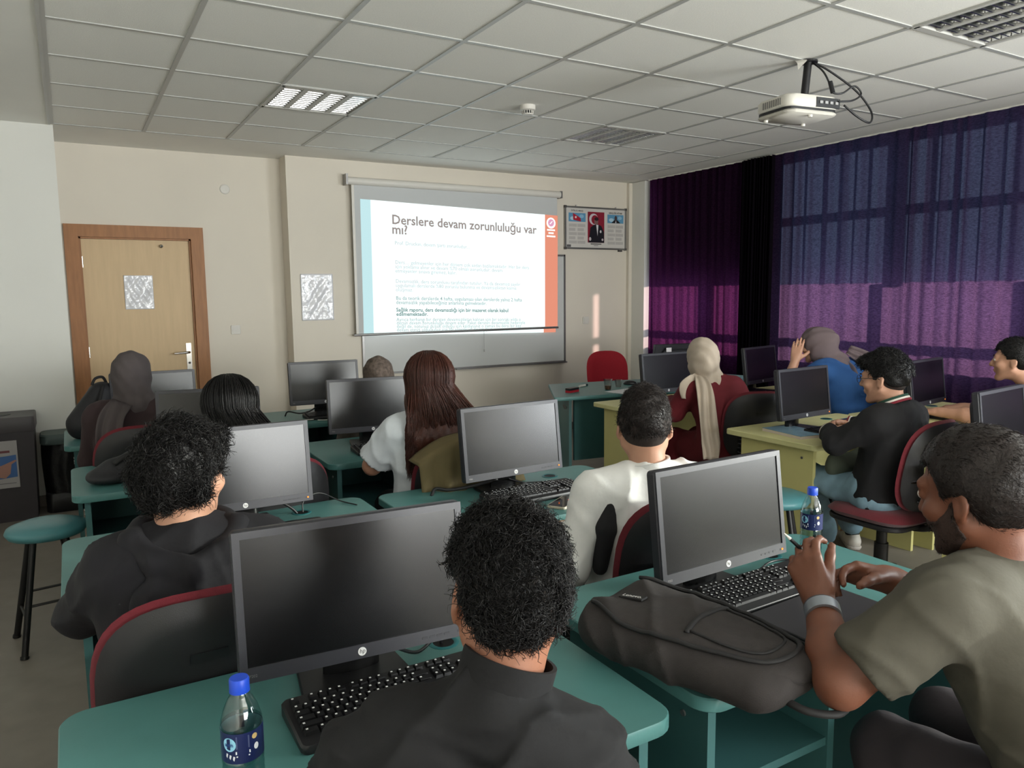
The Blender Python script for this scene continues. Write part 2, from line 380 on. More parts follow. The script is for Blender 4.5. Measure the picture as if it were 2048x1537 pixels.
# ------------------------------------------------------------------ ceiling fittings
M_louv = mat('louvre_mirror', (205, 205, 205), 0.18, metal=1.0)
M_lampf = mat('lamp_frame', (190, 188, 182), 0.45)
M_lampd = mat('lamp_inside', (120, 120, 118), 0.5)
M_tubeg = mat('fluorescent_tube', (225, 225, 220), 0.35)
blade_me = MB().add([(-0.052, -0.004, 0.0), (0.052, -0.004, 0.0), (0.052, 0.004, 0.0), (-0.052, 0.004, 0.0), (-0.058, -0.011, 0.045), (0.058, -0.011, 0.045), (0.058, 0.011, 0.045), (-0.058, 0.011, 0.045)],
                    [(0, 1, 2, 3), (0, 4, 5, 1), (2, 6, 7, 3), (1, 5, 6, 2), (0, 3, 7, 4), (4, 7, 6, 5)]).mesh('louvre_blade', M_louv)
def lamp(i, j, label):
    t = thing('ceiling_lamp', label, 'ceiling lamp', (GX0 + 0.6 * (i + 1) + 0.3, GY0 + 0.6 * j + 0.3, CE), 0, 'louvred ceiling lamps')
    f = MB()
    for s in (-1, 1): f.box(s * 0.293 - 0.013, s * 0.293 + 0.013, -0.296, 0.296, -0.004, 0.07).box(-0.296, 0.296, s * 0.285 - 0.02, s * 0.285 + 0.02, -0.004, 0.07)
    for k in (-1, 0, 1): f.box(k * 0.14 - 0.016, k * 0.14 + 0.016, -0.28, 0.28, -0.002, 0.012)
    f.build('frame', M_lampf, t); MB().box(-0.29, 0.29, -0.29, 0.29, 0.075, 0.09).build('housing', M_lampd, t)
    for k in range(4):
        cx = -0.21 + 0.14 * k
        def fn(u, v, cx=cx): a = PI * (u * 1.0); return cx - 0.06 * np.cos(a), -0.27 + 0.54 * v, 0.004 + 0.062 * np.sin(a)
        MB().grid(fn, 9, 2).build('reflector', M_louv, t, 180)
        MB().cyl((cx, -0.265, 0.038), (cx, 0.265, 0.038), 0.008, n=10).build('tube', M_tubeg, t, 40)
        for q in range(11): link('louvre_blade', blade_me, t, (cx, -0.235 + 0.047 * q, 0.001))
lamp(1, 4, 'square louvred ceiling lamp above the door side, left of the screen')
lamp(5, 4, 'square louvred ceiling lamp near the curtains, behind the smoke detector')
lamp(5, -1, 'square louvred ceiling lamp nearest the camera, at the top right corner')
t = thing('smoke_detector', 'round white smoke detector on a ceiling tile', 'smoke detector', (2.76, 4.47, CE + 0.004))
MB().lathe([(0.052, 0), (0.052, -0.03), (0.040, -0.036), (0.036, -0.036)], 28).build('base', M_white, t, 40)
MB().lathe([(0.034, -0.036), (0.034, -0.055)], 24).build('chamber', M_dark, t, 60)
for k in range(14):
    a = k * 2 * PI / 14; MB().cbox((0.036 * math.cos(a), 0.036 * math.sin(a), -0.046), (0.006, 0.004, 0.02), rotm(0, 0, a)).build('rib', M_white, t)
MB().lathe([(0.037, -0.055), (0.036, -0.06), (0, -0.064)], 24).build('cap', M_white, t, 40)

# projector
M_proj = mat('projector_white', (206, 202, 192), 0.4)
t = thing('projector', 'white projector hanging from the ceiling on a black pole', 'projector', (3.475, 2.86, 2.47), math.radians(-8))
poly = rrect(0.35, 0.27, 0.05, 5)
MB().prism(poly, 0.028, 0.095, 0.012).build('upper_shell', M_proj, t, 50)
MB().prism(rrect(0.342, 0.262, 0.05, 5), 0.018, 0.030).build('seam', M_dark, t, 50)
MB().prism(poly, 0.0, 0.020, 0.010).build('lower_shell', M_proj, t, 50)
MB().cbox((0.085, -0.134, 0.06), (0.16, 0.008, 0.05)).build('port_panel', M_dark, t)
for k in range(4): MB().cbox((0.035 + 0.035 * k, -0.139, 0.06), (0.02, 0.006, 0.014)).build('port', M_alu, t)
MB().lathe([(0.036, 0), (0.036, 0.02), (0.030, 0.022), (0.028, 0.010), (0, 0.012)], 24, rotm(-PI / 2), (-0.09, 0.133, 0.055)).build('lens', M_dark, t, 40)
for x, y in ((-0.13, 0.09), (0.13, 0.09), (0, -0.1)): MB().lathe([(0.012, 0), (0.012, -0.012), (0, -0.013)], 12, None, (x, y, 0)).build('foot', M_white, t, 40)
for k in range(9): MB().cbox((-0.176, -0.07 + 0.016 * k, 0.062), (0.006, 0.006, 0.035)).build('vent_slat', M_alu, t)
MB().cyl((0.10, 0.06, 0.09), (0.115, 0.05, 0.322), 0.021, n=20).build('pole', M_blackm, t, 40)
MB().cbox((0.10, 0.06, 0.10), (0.16, 0.12, 0.014)).build('mount_plate', M_blackm, t)
MB().lathe([(0.05, 0.315), (0.05, 0.325), (0.03, 0.318)], 20, None, (0.115, 0.05, 0)).build('ceiling_flange', M_blackm, t, 40)
def smoothpath(pts, n=8):
    P = np.asarray(pts, float); out = []
    Q = np.vstack([2 * P[0] - P[1], P, 2 * P[-1] - P[-2]])
    for i in range(1, len(Q) - 2):
        for s in np.linspace(0, 1, n, endpoint=False):
            a, b, c, d = Q[i - 1:i + 3]; out.append(0.5 * ((2 * b) + (c - a) * s + (2 * a - 5 * b + 4 * c - d) * s * s + (-a + 3 * b - 3 * c + d) * s ** 3))
    out.append(P[-1]); return out
MB().tube(smoothpath([(0.14, 0.05, 0.325), (0.22, 0.0, 0.27), (0.36, -0.06, 0.16), (0.43, -0.10, 0.05), (0.38, -0.14, -0.02), (0.28, -0.15, 0.0), (0.19, -0.141, 0.055)]), 0.0055, 7).build('power_cable', M_dark, t, 180)
MB().tube(smoothpath([(0.13, 0.04, 0.32), (0.135, -0.04, 0.25), (0.155, -0.07, 0.18), (0.16, -0.09, 0.13), (0.22, -0.10, 0.13), (0.29, -0.11, 0.17), (0.33, -0.12, 0.13), (0.25, -0.14, 0.085), (0.15, -0.142, 0.07)]), 0.005, 7).build('video_cable', M_dark, t, 180)
MB().cyl((0.156, -0.072, 0.19), (0.162, -0.088, 0.13), 0.012, n=10).build('ferrite_core', M_dark, t, 50)
MB().add([(0.02, 0.03, 0.30), (0.06, 0.0, 0.31), (0.075, 0.02, 0.322), (0.03, 0.06, 0.322), (0.0, 0.0, 0.255)], [(0, 1, 2, 3), (0, 4, 1)]).build('torn_tape', M_white, t)

# ------------------------------------------------------------------ screen, boards
M_sheet = mat('projection_sheet', (196, 198, 198), 0.8)
t = thing('projection_screen', 'pull-down projection screen showing a lecture slide', 'screen', (3.5, 6.93, 1.17))
MB().tube([(-1.19, 0, 1.43), (1.175, 0, 1.43)], 0.036, 14).build('roller_case', M_white, t, 40)
MB().cbox((-1.20, 0.01, 1.44), (0.02, 0.09, 0.10)).build('end_cap', M_alu, t); MB().cbox((1.185, 0.01, 1.43), (0.02, 0.08, 0.075)).build('end_cap', M_alu, t)
MB().box(-1.15, 1.14, -0.004, 0.0, 0.0, 1.43).build('sheet', M_sheet, t)
MB().box(-1.152, -1.128, -0.0046, 0.0006, 0.0, 1.40).build('sheet_border', M_white, t)
MB().tube([(-1.175, 0, 0), (1.15, 0, 0)], 0.012, 10).build('bottom_bar', M_alu, t, 40)
MB().tube([(0.22, -0.004, -0.01), (0.22, -0.004, -0.20)], 0.0018, 6).build('pull_cord', M_alu, t); MB().cyl((0.22, -0.004, -0.20), (0.22, -0.004, -0.225), 0.006, n=8).build('cord_weight', M_alu, t)
# slide: a keystoned field of light on the sheet
ES = 1.0
SL = [np.array(p) for p in ((-1.080, 0.006), (1.143, -0.052), (1.149, 1.207), (-1.071, 1.270))]   # bl, br, tr, tl (x, z in the screen's frame)
def sl(u, v, y=-0.0046):
    p = (1 - u) * (1 - v) * SL[0] + u * (1 - v) * SL[1] + u * v * SL[2] + (1 - u) * v * SL[3]
    return (p[0], y, p[1])
def vclip(u):   # slide coordinate at which the sheet's lower edge lies
    b = (1 - u) * SL[0][1] + u * SL[1][1]; tt = (1 - u) * SL[3][1] + u * SL[2][1]; return max(0.0, (0.013 - b) / (tt - b))
E_bg = emat('slide_white', (240, 255, 255), 1.0 * ES); E_cy = emat('slide_cyan_band', (200, 236, 240), 0.80 * ES); E_or = emat('slide_orange_band', (234, 150, 124), 0.80 * ES)
def slide_band(name, u0, u1, m, n=6, y=-0.0046):
    b = MB()
    for k in range(n):
        a, c = u0 + (u1 - u0) * k / n, u0 + (u1 - u0) * (k + 1) / n
        b.quad(sl(a, vclip(a), y), sl(c, vclip(c), y), sl(c, 1, y), sl(a, 1, y))
    return b.build(name, m, t)
slide_band('slide_band', 0.0, 0.045, E_cy); slide_band('slide', 0.045, 0.925, E_bg, 12); slide_band('slide_band', 0.925, 0.999, E_or)
# lower rim of the picture falling past the sheet on to the whiteboard
b = MB(); b.quad((-1.02, 0.037, -0.012), (0.985, 0.037, -0.052), (0.985, 0.037, -0.014), (-1.02, 0.037, -0.010)); b.build('slide_spill', E_bg, t)
b = MB(); b.quad((0.985, 0.037, -0.052), (1.143, 0.037, -0.055), (1.143, 0.037, -0.014), (0.985, 0.037, -0.014)); b.build('slide_spill', E_or, t)
ET = emat('slide_title_ink', (158, 146, 142), 0.8 * ES); EF = emat('slide_faint_ink', (196, 212, 214), 0.75 * ES); EM = emat('slide_mid_ink', (160, 184, 182), 0.75 * ES); EB = emat('slide_bold_ink', (120, 150, 146), 0.75 * ES)
def on_slide(u0, v0): return lambda x, y: Vector(sl(u0 + x / 2.22, v0 + y / 1.26, -0.0056))
text_obj('slide_text', 'Derslere devam zorunlulu\u011fu var', 0.124, ET, on_slide(0.138, 0.835), t, 0.0022)
text_obj('slide_text', 'm\u0131?', 0.124, ET, on_slide(0.138, 0.762), t, 0.0022)
F = 0.050
text_obj('slide_text', 'Prof. Dr\u00fcck\u0131n, devam \u015fart\u0131 zorunludur...', F, EF, on_slide(0.150, 0.68), t)
text_obj('slide_text', 'Ders\u2026 gelmeyenler i\u00e7in her d\u00f6nem \u00e7ok azdan ba\u015flamaktad\u0131r. Her bir ders\ni\u00e7in yoklama al\u0131n\u0131r ve devam %70 olmal\u0131 zorunludur; devam\netmeyenler s\u0131nava giremez, kal\u0131r.', F, EF, on_slide(0.150, 0.535), t, spacing=0.82)
text_obj('slide_text', 'Devams\u0131zl\u0131k, ders sorumlusu taraf\u0131ndan tutulur. Ya da devams\u0131z say\u0131l\u0131r\nuygulamal\u0131 derslerde %80 zorunlu bulunma ve devams\u0131zl\u0131ktan kalma\nolu\u015fmaz.', F, EF, on_slide(0.150, 0.392), t, spacing=0.82)
text_obj('slide_text', 'Bu da teorik derslerde 4 hafta, uygulamas\u0131 olan derslerde yaln\u0131z 2 hafta\ndevams\u0131zl\u0131k yapabilece\u011finiz anlam\u0131na gelmektedir.', F, EM, on_slide(0.150, 0.262), t, 0.0004, spacing=0.82)
text_obj('slide_text', 'Sa\u011fl\u0131k raporu, ders devams\u0131zl\u0131\u011f\u0131 i\u00e7in bir mazeret olarak kabul\nedilmemektedir.', F * 1.02, EB, on_slide(0.150, 0.172), t, 0.0012, spacing=0.82)
text_obj('slide_text', 'Ayr\u0131ca herhangi bir dersten devams\u0131zl\u0131ktan kal\u0131nan i\u00e7in bir sonraki y\u0131lda o\ndersin devam zorunlulu\u011fu devam eder. Fakat dersten devams\u0131zl\u0131k nedeniyle\nde\u011fil de, notunuz d\u00fc\u015f\u00fck oldu\u011fu i\u00e7in kald\u0131ysan\u0131z o zaman bu dersi bir kez\ndevam etmi\u015f oldu\u011funuz i\u00e7in bir sonraki y\u0131l devam \u015fart\u0131 aranmaz.', F * 0.96, EM, on_slide(0.150, 0.098), t, spacing=0.70)
ring = MB(); ring.prism([tuple(sl(0.960 + 0.026 * math.cos(a), 0.933 + 0.046 * math.sin(a))[::2]) for a in np.linspace(0, 2 * PI, 28, endpoint=False)], 0.0050, 0.0056, R=rotm(PI / 2)); ring.build('slide_emblem', emat('emblem_white', (255, 252, 248), 1.1), t)
ring = MB(); ring.prism([tuple(sl(0.960 + 0.0175 * math.cos(a), 0.935 + 0.031 * math.sin(a))[::2]) for a in np.linspace(0, 2 * PI, 28, endpoint=False)], 0.0056, 0.0060, R=rotm(PI / 2)); ring.build('slide_emblem', emat('emblem_pink', (206, 150, 178), 1.0), t)
b = MB(); b.quad(sl(0.951, 0.925, -0.0064), sl(0.957, 0.924, -0.0064), sl(0.969, 0.948, -0.0064), sl(0.965, 0.95, -0.0064)); b.build('slide_emblem', MATS['emblem_white'], t)
for v, w in ((0.868, 0.046), (0.842, 0.030), (0.815, 0.050)):
    b = MB(); b.quad(sl(0.960 - w / 2, v, -0.0056), sl(0.960 + w / 2, v, -0.0056), sl(0.960 + w / 2, v + 0.013, -0.0056), sl(0.960 - w / 2, v + 0.013, -0.0056)); b.build('slide_caption', MATS['emblem_white'], t)

t = thing('whiteboard', 'large whiteboard half hidden behind the projection screen', 'whiteboard', (3.6, 6.985, 0.775))
MB().box(-1.165, 1.165, -0.004, 0.006, 0.01, 1.18).build('writing_surface', mat('whiteboard_enamel', (206, 208, 206), 0.22, spec=0.6), t)
f = MB().box(-1.18, -1.16, -0.014, 0.012, 0, 1.19).box(1.16, 1.18, -0.014, 0.012, 0, 1.19).box(-1.18, 1.18, -0.014, 0.012, 1.17, 1.19).box(-1.18, 1.18, -0.014, 0.012, 0, 0.02); f.build('frame', M_alu, t)
MB().box(-0.2, 1.17, -0.06, -0.012, 0.0, 0.012).build('pen_tray', M_alu, t)
t = thing('poster_board', 'framed notice board with a red portrait poster between two text sheets', 'notice board', (5.2035, 6.985, 2.03))
MB().box(-0.425, 0.425, -0.003, 0.006, 0.0, 0.465).build('panel', mat('poster_paper', (208, 204, 198), 0.5), t)
f = MB(); 
for x in (-0.42, 0.42): f.box(x - 0.009, x + 0.009, -0.012, 0.01, 0, 0.467)
for z in (0.009, 0.458): f.box(-0.42, 0.42, -0.012, 0.01, z - 0.009, z + 0.009)
f.build('frame', M_alu, t)
for x in (-0.42, 0.42):
    for z in (0.008, 0.459): MB().cbox((x, -0.004, z), (0.026, 0.022, 0.026)).build('corner_cap', mat('dark_grey_plastic', (84, 80, 78), 0.5), t)
for x in (-0.27, 0.28): MB().cyl((x, 0, 0.467), (x, 0, 0.482), 0.008, n=8).build('hanger', M_alu, t)
def flat(name, pts, col, y, par=None, rough=0.45):
    P = [(p[0], p[1]) for p in pts]; b = MB(); b.prism(P, -y, -y + 0.0008, R=rotm(PI / 2)); return b.build(name, mat('print_%02x%02x%02x' % col, col, rough), par if par else t)
def rect(x0, x1, z0, z1): return [(x0, z0), (x1, z0), (x1, z1), (x0, z1)]
def circ(cx, cz, rx, rz, n=18, a0=0, a1=2 * PI): return [(cx + rx * math.cos(a), cz + rz * math.sin(a)) for a in np.linspace(a0, a1, n, endpoint=(a1 - a0) < 6.2)]
pic = flat('portrait_print', rect(-0.115, 0.115, 0.075, 0.415), (138, 26, 48), -0.0045)
flat('print_shape', circ(-0.035, 0.335, 0.062, 0.062), (200, 196, 200), -0.0054); flat('print_shape', circ(-0.018, 0.33, 0.048, 0.05), (140, 24, 46), -0.0062)
flat('print_shape', [(-0.105, 0.076), (0.112, 0.076), (0.108, 0.20), (0.07, 0.262), (0.025, 0.28), (-0.03, 0.272), (-0.08, 0.24)], (22, 20, 30), -0.0068)
flat('print_shape', circ(0.0, 0.31, 0.028, 0.038), (126, 96, 92), -0.0072); flat('print_shape', circ(0.004, 0.338, 0.029, 0.02), (44, 30, 34), -0.0076)
flat('print_shape', [(0.0, 0.274), (0.03, 0.274), (0.018, 0.15)], (222, 220, 224), -0.0076); flat('print_shape', circ(0.062, 0.2, 0.012, 0.016), (214, 212, 216), -0.0076)
flat('print_shape', circ(-0.085, 0.115, 0.016, 0.02), (196, 186, 190), -0.0076); flat('print_shape', circ(0.088, 0.11, 0.013, 0.014), (190, 180, 184), -0.0076)
for cx, nm in ((-0.26, 0), (0.275, 1)):
    flat('sky_print', rect(cx - 0.115, cx + 0.115, 0.30, 0.395), (92, 150, 186), -0.0045)
    flat('print_shape', circ(cx - 0.06, 0.335, 0.035, 0.02), (176, 206, 222), -0.0052); flat('print_shape', circ(cx + 0.06, 0.36, 0.03, 0.02), (140, 184, 210), -0.0052)
    if nm == 0: flat('print_shape', [(cx - 0.055, 0.32), (cx + 0.05, 0.302), (cx + 0.045, 0.34), (cx - 0.02, 0.375), (cx - 0.058, 0.392)], (172, 26, 48), -0.0058); flat('print_shape', circ(cx - 0.02, 0.348, 0.012, 0.012), (230, 214, 216), -0.0062)
    else: flat('print_shape', [(cx - 0.06, 0.301), (cx + 0.07, 0.301), (cx + 0.03, 0.335), (cx - 0.02, 0.335)], (22, 22, 30), -0.0058); flat('print_shape', circ(cx + 0.003, 0.355, 0.018, 0.03), (70, 56, 58), -0.0062); flat('print_shape', [(cx - 0.006, 0.304), (cx + 0.012, 0.304), (cx + 0.004, 0.332)], (220, 214, 218), -0.0064)
    for q in range(2):
        for r_ in range(5): flat('text_block', rect(cx - 0.11 + 0.115 * q, cx - 0.005 + 0.115 * q - 0.02 * (r_ % 2), 0.06 + 0.046 * r_, 0.092 + 0.046 * r_), (184, 180, 176), -0.0045)
I_blk = mat('poster_ink', (40, 38, 40), 0.5)
for cx, s, z in ((-0.26, '\u0130ST\u0130KL\u00c2L MAR\u015eI', 0.412), (0.275, 'GEN\u00c7L\u0130\u011eE H\u0130TABE', 0.405)):
    text_obj('print_heading', s, 0.022, I_blk, (lambda x, y, cx=cx, z=z: Vector((cx + x, -0.005, z + y))), t, 0.0005, 'CENTER')
flat('print_caption', rect(-0.075, 0.075, 0.056, 0.065), (50, 48, 50), -0.0045); flat('print_caption', rect(-0.03, 0.03, 0.040, 0.046), (120, 118, 118), -0.0045)
flat('board_sticker', rect(-0.40, -0.345, 0.022, 0.048), (92, 90, 90), -0.0046)
MB().box(0.32, 0.37, -0.012, 0.008, -0.02, 0.0).build('clip', MATS['dark_grey_plastic'], t)
# ================================================================== FURNITURE
M_teal = mat('teal_laminate', (74, 120, 118), 0.42, var=0.05, vscale=14, spec=0.45, bump=0.06, bscale=180)
M_tealedge = mat('teal_edge_band', (58, 122, 124), 0.4)
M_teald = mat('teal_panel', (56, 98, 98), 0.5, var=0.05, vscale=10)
M_yel = mat('yellow_laminate', (196, 192, 138), 0.45, var=0.04, vscale=14, bump=0.05, bscale=180)
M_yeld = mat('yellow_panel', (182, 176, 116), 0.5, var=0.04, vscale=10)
M_grom = mat('teal_grommet', (30, 100, 104), 0.4)
DW, DD, DH = 1.02, 0.62, 0.75
def make_desk(name, label, top, edge, panel, ped, r):
    t = thing(name, label, 'desk')
    MB().prism(rrect(DW, DD, r, 6), DH - 0.03, DH, 0.003).build('tabletop', [top][0], t, 35)
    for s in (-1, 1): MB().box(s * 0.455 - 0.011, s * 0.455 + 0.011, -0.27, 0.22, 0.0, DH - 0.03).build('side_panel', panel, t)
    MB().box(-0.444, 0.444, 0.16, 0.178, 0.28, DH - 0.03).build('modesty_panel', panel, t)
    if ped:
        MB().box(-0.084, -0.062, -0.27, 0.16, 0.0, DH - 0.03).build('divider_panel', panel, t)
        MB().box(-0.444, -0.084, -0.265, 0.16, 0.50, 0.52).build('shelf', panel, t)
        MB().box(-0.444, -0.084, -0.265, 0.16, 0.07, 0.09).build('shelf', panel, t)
    g = MB().lathe([(0.024, DH + 0.0005), (0.030, DH + 0.003), (0.036, DH + 0.001), (0.036, DH - 0.004)], 22, None, (0.255, 0.20, 0)).build('cable_grommet', M_grom, t, 60)
    MB().lathe([(0, DH + 0.0008), (0.0245, DH + 0.0008)], 20, None, (0.255, 0.20, 0)).build('grommet_hole', M_dark, g)
    MB().cbox((-0.467, 0.02, 0.60), (0.006, 0.03, 0.018)).build('lock_plate', M_alu, t)
    MB().cyl((-0.466, -0.2, 0.665), (-0.470, -0.2, 0.665), 0.007, n=10).build('screw_cap', M_alu, t)
    return t
deskT = make_desk('teal_desk', '', M_teal, M_tealedge, M_teald, True, 0.05)
deskY = make_desk('yellow_desk', '', M_yel, M_yel, M_yeld, False, 0.03)
deskYP = make_desk('yellow_desk', '', M_yel, M_yel, M_yeld, True, 0.03)
AX, BX = 0.44, 1.53
ROWS = [1.315, 2.545, 3.765, 4.985]
tealdesks = [(AX, ROWS[0], 'teal desk in the nearest row, under the nearest monitor and the left water bottle'),
             (BX, ROWS[0], 'teal desk carrying the grey backpack and the right water bottle'),
             (AX, ROWS[1], 'teal desk in front of the person in the black hoodie'),
             (BX - 0.01, ROWS[1] - 0.03, 'teal desk carrying a smartphone, in front of the person in the white jacket'),
             (AX + 0.03, ROWS[2], 'teal desk with a black bag lying on its left end, beside the blue stool'),
             (BX, ROWS[2], 'teal desk in front of the long brown haired person in the white T-shirt'),
             (AX, ROWS[3], 'farthest teal desk by the door, with a black backpack on its left end'),
             (BX, ROWS[3], 'farthest teal desk by the whiteboard, with a white cable on it')]
def place(proto, used, loc, rz, label, group):
    if not used: used.append(1); proto.location = loc; proto.rotation_euler = (0, 0, rz); proto['label'] = label; proto['group'] = group; return proto
    return dup(proto, loc, rz, label, group)
uT, uY, uP = [], [], []
for x, y, l in tealdesks: place(deskT, uT, (x, y, 0), 0, l, 'teal computer desks')
CX, DX = 3.775, 4.81
for x, y, l in ((CX, 4.115, 'yellow desk in front of the person in the dark red dress'), (CX, 2.815, 'yellow desk with a blue notebook, in front of the person with glasses'), (CX, 1.63, 'yellow desk at the right edge, behind the head of the person in the olive T-shirt')):
    place(deskY, uY, (x, y, 0), 0, l, 'yellow computer desks')
for x, y, l in ((DX, 4.02, 'yellow desk by the curtain in front of the person in the blue dress'), (DX, 2.76, 'yellow desk by the curtain under the forearms of the person in the grey shirt')):
    place(deskYP, uP, (x, y, 0), 0, l, 'yellow computer desks')
# teacher's desk
t = thing('teacher_desk', 'larger teal desk standing askew in front of the red chair', 'desk', (4.2, 4.95, 0))
poly = [(-1.02, -0.16), (-0.94, -0.20), (0.80, -0.44), (1.02, 0.30), (-0.60, 0.57)]
MB().prism(poly, 0.722, 0.75, 0.003).build('tabletop', M_teal, t, 30)
def pan(name, a, b, z0, z1, th=0.022):
    a, b = np.array(a), np.array(b); d = (b - a) / np.linalg.norm(b - a); n = np.array([-d[1], d[0]]) * th / 2
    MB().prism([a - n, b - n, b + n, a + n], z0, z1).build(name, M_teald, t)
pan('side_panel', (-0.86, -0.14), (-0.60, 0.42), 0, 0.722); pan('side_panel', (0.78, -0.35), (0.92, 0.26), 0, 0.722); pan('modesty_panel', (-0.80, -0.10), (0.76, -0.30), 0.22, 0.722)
for a in ((-0.82, -0.02), (-0.76, 0.08)): MB().lathe([(0.014, 0), (0.014, 0.005), (0, 0.006)], 12, rotm(0, -PI / 2, 0.4), (a[0] - 0.012, a[1] - 0.01, 0.64)).build('screw_cap', M_alu, t)

# ------------------------------------------------------------------ office chairs
M_red = mat('chair_fabric_red', (98, 22, 33), 0.9, var=0.08, vscale=90, bump=0.25, bscale=400, sheen=0.2)
M_redb = mat('chair_fabric_bright_red', (162, 30, 44), 0.9, var=0.06, vscale=90, bump=0.25, bscale=400)
M_blackf = mat('chair_fabric_black', (24, 23, 25), 0.9, var=0.08, vscale=90, bump=0.2, bscale=300)
M_shell = mat('chair_shell_plastic', (30, 29, 31), 0.45, var=0.06, vscale=60, bump=0.15, bscale=500)
def blob(w, h, fnthick, nx=16, nz=20, sq=3.0, cz=0.0, bend=0.05):
    """cushion with a superellipse outline in xz; thickness profile along y from fnthick"""
    b = MB(); na, nr = 40, 8; ang = np.arange(na) * 2 * PI / na
    ox = np.sign(np.cos(ang)) * np.abs(np.cos(ang)) ** (2 / sq) * w / 2; oz = np.sign(np.sin(ang)) * np.abs(np.sin(ang)) ** (2 / sq) * h / 2
    V = []; 
    for side in (1, -1):
        for k in range(nr + 1):
            s = k / nr; th = fnthick * math.sqrt(max(0.0, 1 - s ** 4))
            V.append(np.column_stack([ox * s, side * th + bend * (ox * s / (w / 2)) ** 2, oz * s + cz]))
    f = []
    for si in range(2):
        o = si * (nr + 1) * na
        for k in range(nr):
            for i in range(na):
                j = (i + 1) % na; q = (o + k * na + i, o + k * na + j, o + (k + 1) * na + j, o + (k + 1) * na + i); f.append(q if si else q[::-1])
    return b.add(np.concatenate(V), f)
def make_chair(name, fabric, shell=True, backfab=None):
    t = thing(name, '', 'chair')
    s = blob(0.47, 0.45, 0.04, sq=3.2, bend=0.0); sv = np.concatenate(s.v)
    s.v = [np.column_stack([sv[:, 0], sv[:, 2], 0.45 + sv[:, 1] - 0.25 * sv[:, 2] ** 2])]; s.build('seat', fabric, t, 180)
    MB().prism(rrect(0.42, 0.40, 0.09, 5), 0.395, 0.418, 0.005).build('seat_pan', M_shell, t, 40)
    R = rotm(math.radians(10)); c = np.array([0, -0.235, 0.712])
    bk = blob(0.44, 0.46, 0.028, sq=2.9, bend=0.035); bk.v = [np.concatenate(bk.v) @ R.T + c]; bk.build('backrest', backfab or fabric, t, 180)
    if shell:
        sh = blob(0.425, 0.445, 0.026, sq=2.9, bend=0.035); v = np.concatenate(sh.v)
        v[:, 1] -= 0.022; v[:, 1] -= np.where(v[:, 1] < 0.01, 0.004 * np.exp(-((v[:, 2] + 0.13) / 0.05) ** 2) * np.cos(v[:, 2] * 240 + 8 * v[:, 0] ** 2), 0)
        sh.v = [v @ R.T + c]; so = sh.build('back_shell', M_shell, t, 180)
        for k in range(4):
            p = [(x, -0.054 + 0.035 * (x / 0.22) ** 2 + 0.004, -0.075 - 0.028 * k - 0.02 * math.cos(x * 16)) for x in np.linspace(-0.13, 0.13, 11)]
            MB().tube([np.array(q) @ R.T + c for q in p], 0.0055, 6).build('groove_rib', M_shell, so, 180)
        MB().cbox(np.array((0, -0.047, 0.10)) @ R.T + c, (0.075, 0.006, 0.022), R).build('grip_slot', M_dark, so)
    MB().tube(smoothpath([(0, -0.262, 0.70), (0, -0.275, 0.55), (0, -0.25, 0.42), (0, -0.12, 0.385), (0, 0, 0.385)]), 0.018, 10).build('back_support', M_blackm, t, 60)
    MB().cyl((0, 0, 0.12), (0, 0, 0.39), 0.026, n=16).cyl((0, 0, 0.10), (0, 0, 0.27), 0.034, n=16).build('gas_column', M_blackm, t, 40)
    MB().tube([(0.1, 0.02, 0.385), (0.23, 0.02, 0.375)], 0.006, 8).build('height_lever', M_blackm, t)
    for k in range(5):
        a = k * 2 * PI / 5 + 0.3; d = np.array([math.cos(a), math.sin(a), 0])
        lg = MB().tube([d * 0.02 + (0, 0, 0.115), d * 0.15 + (0, 0, 0.095), d * 0.27 + (0, 0, 0.07)], [0.027, 0.022, 0.015], 8).build('leg', M_blackm, t, 60)
        w = MB()
        for s in (-1, 1):
            n = np.array([-d[1], d[0], 0]); w.cyl(d * 0.27 + n * 0.008 * s + (0, 0, 0.027), d * 0.27 + n * 0.026 * s + (0, 0, 0.027), 0.027, n=14)
        w.cyl(d * 0.27 + (0, 0, 0.027), d * 0.27 + (0, 0, 0.075), 0.007, n=8); w.build('caster', M_dark, lg, 40)
    return t
chairR = make_chair('office_chair', M_red)
chairs = [(0.20, 1.92, 0.02, 'red office chair with black shell under the person in the black hoodie'),
          (1.62, 1.93, -0.12, 'red office chair with black shell behind the person in the white jacket'),
          (1.42, 3.08, -0.05, 'office chair with an olive jacket hung over its back'),
          (3.74, 3.42, -0.45, 'black-backed office chair under the person in the dark red dress'),
          (3.49, 2.26, 0.02, 'dark red office chair under the person with glasses and jeans'),
          (4.95, 3.32, -0.1, 'dark red office chair behind the person in the blue dress'),
          (1.68, 0.58, -0.1, 'red office chair under the person in the olive T-shirt at the right'),
          (0.37, 0.62, -0.45, 'office chair under the person in the black shirt nearest the camera'),
          (0.27, 4.27, 0.0, 'dark office chair under the person in the charcoal headscarf'),
          (0.62, 3.13, 0.1, 'office chair under the person with straight black hair'),
          (1.62, 4.27, 0.0, 'office chair under the person in the patterned headscarf'),
          (4.95, 2.07, 0.0, 'office chair under the person in the grey shirt by the curtain')]
uC = []
for x, y, a, l in chairs: place(chairR, uC, (x, y, 0), a, l, 'office chairs')
tc2 = make_chair('teacher_chair', M_redb, True, M_redb); tc2.location = (4.60, 5.86, 0.02); tc2.rotation_euler = (0, 0, PI - 0.30); tag(tc2, 'empty bright red office chair behind the teacher desk', 'chair')

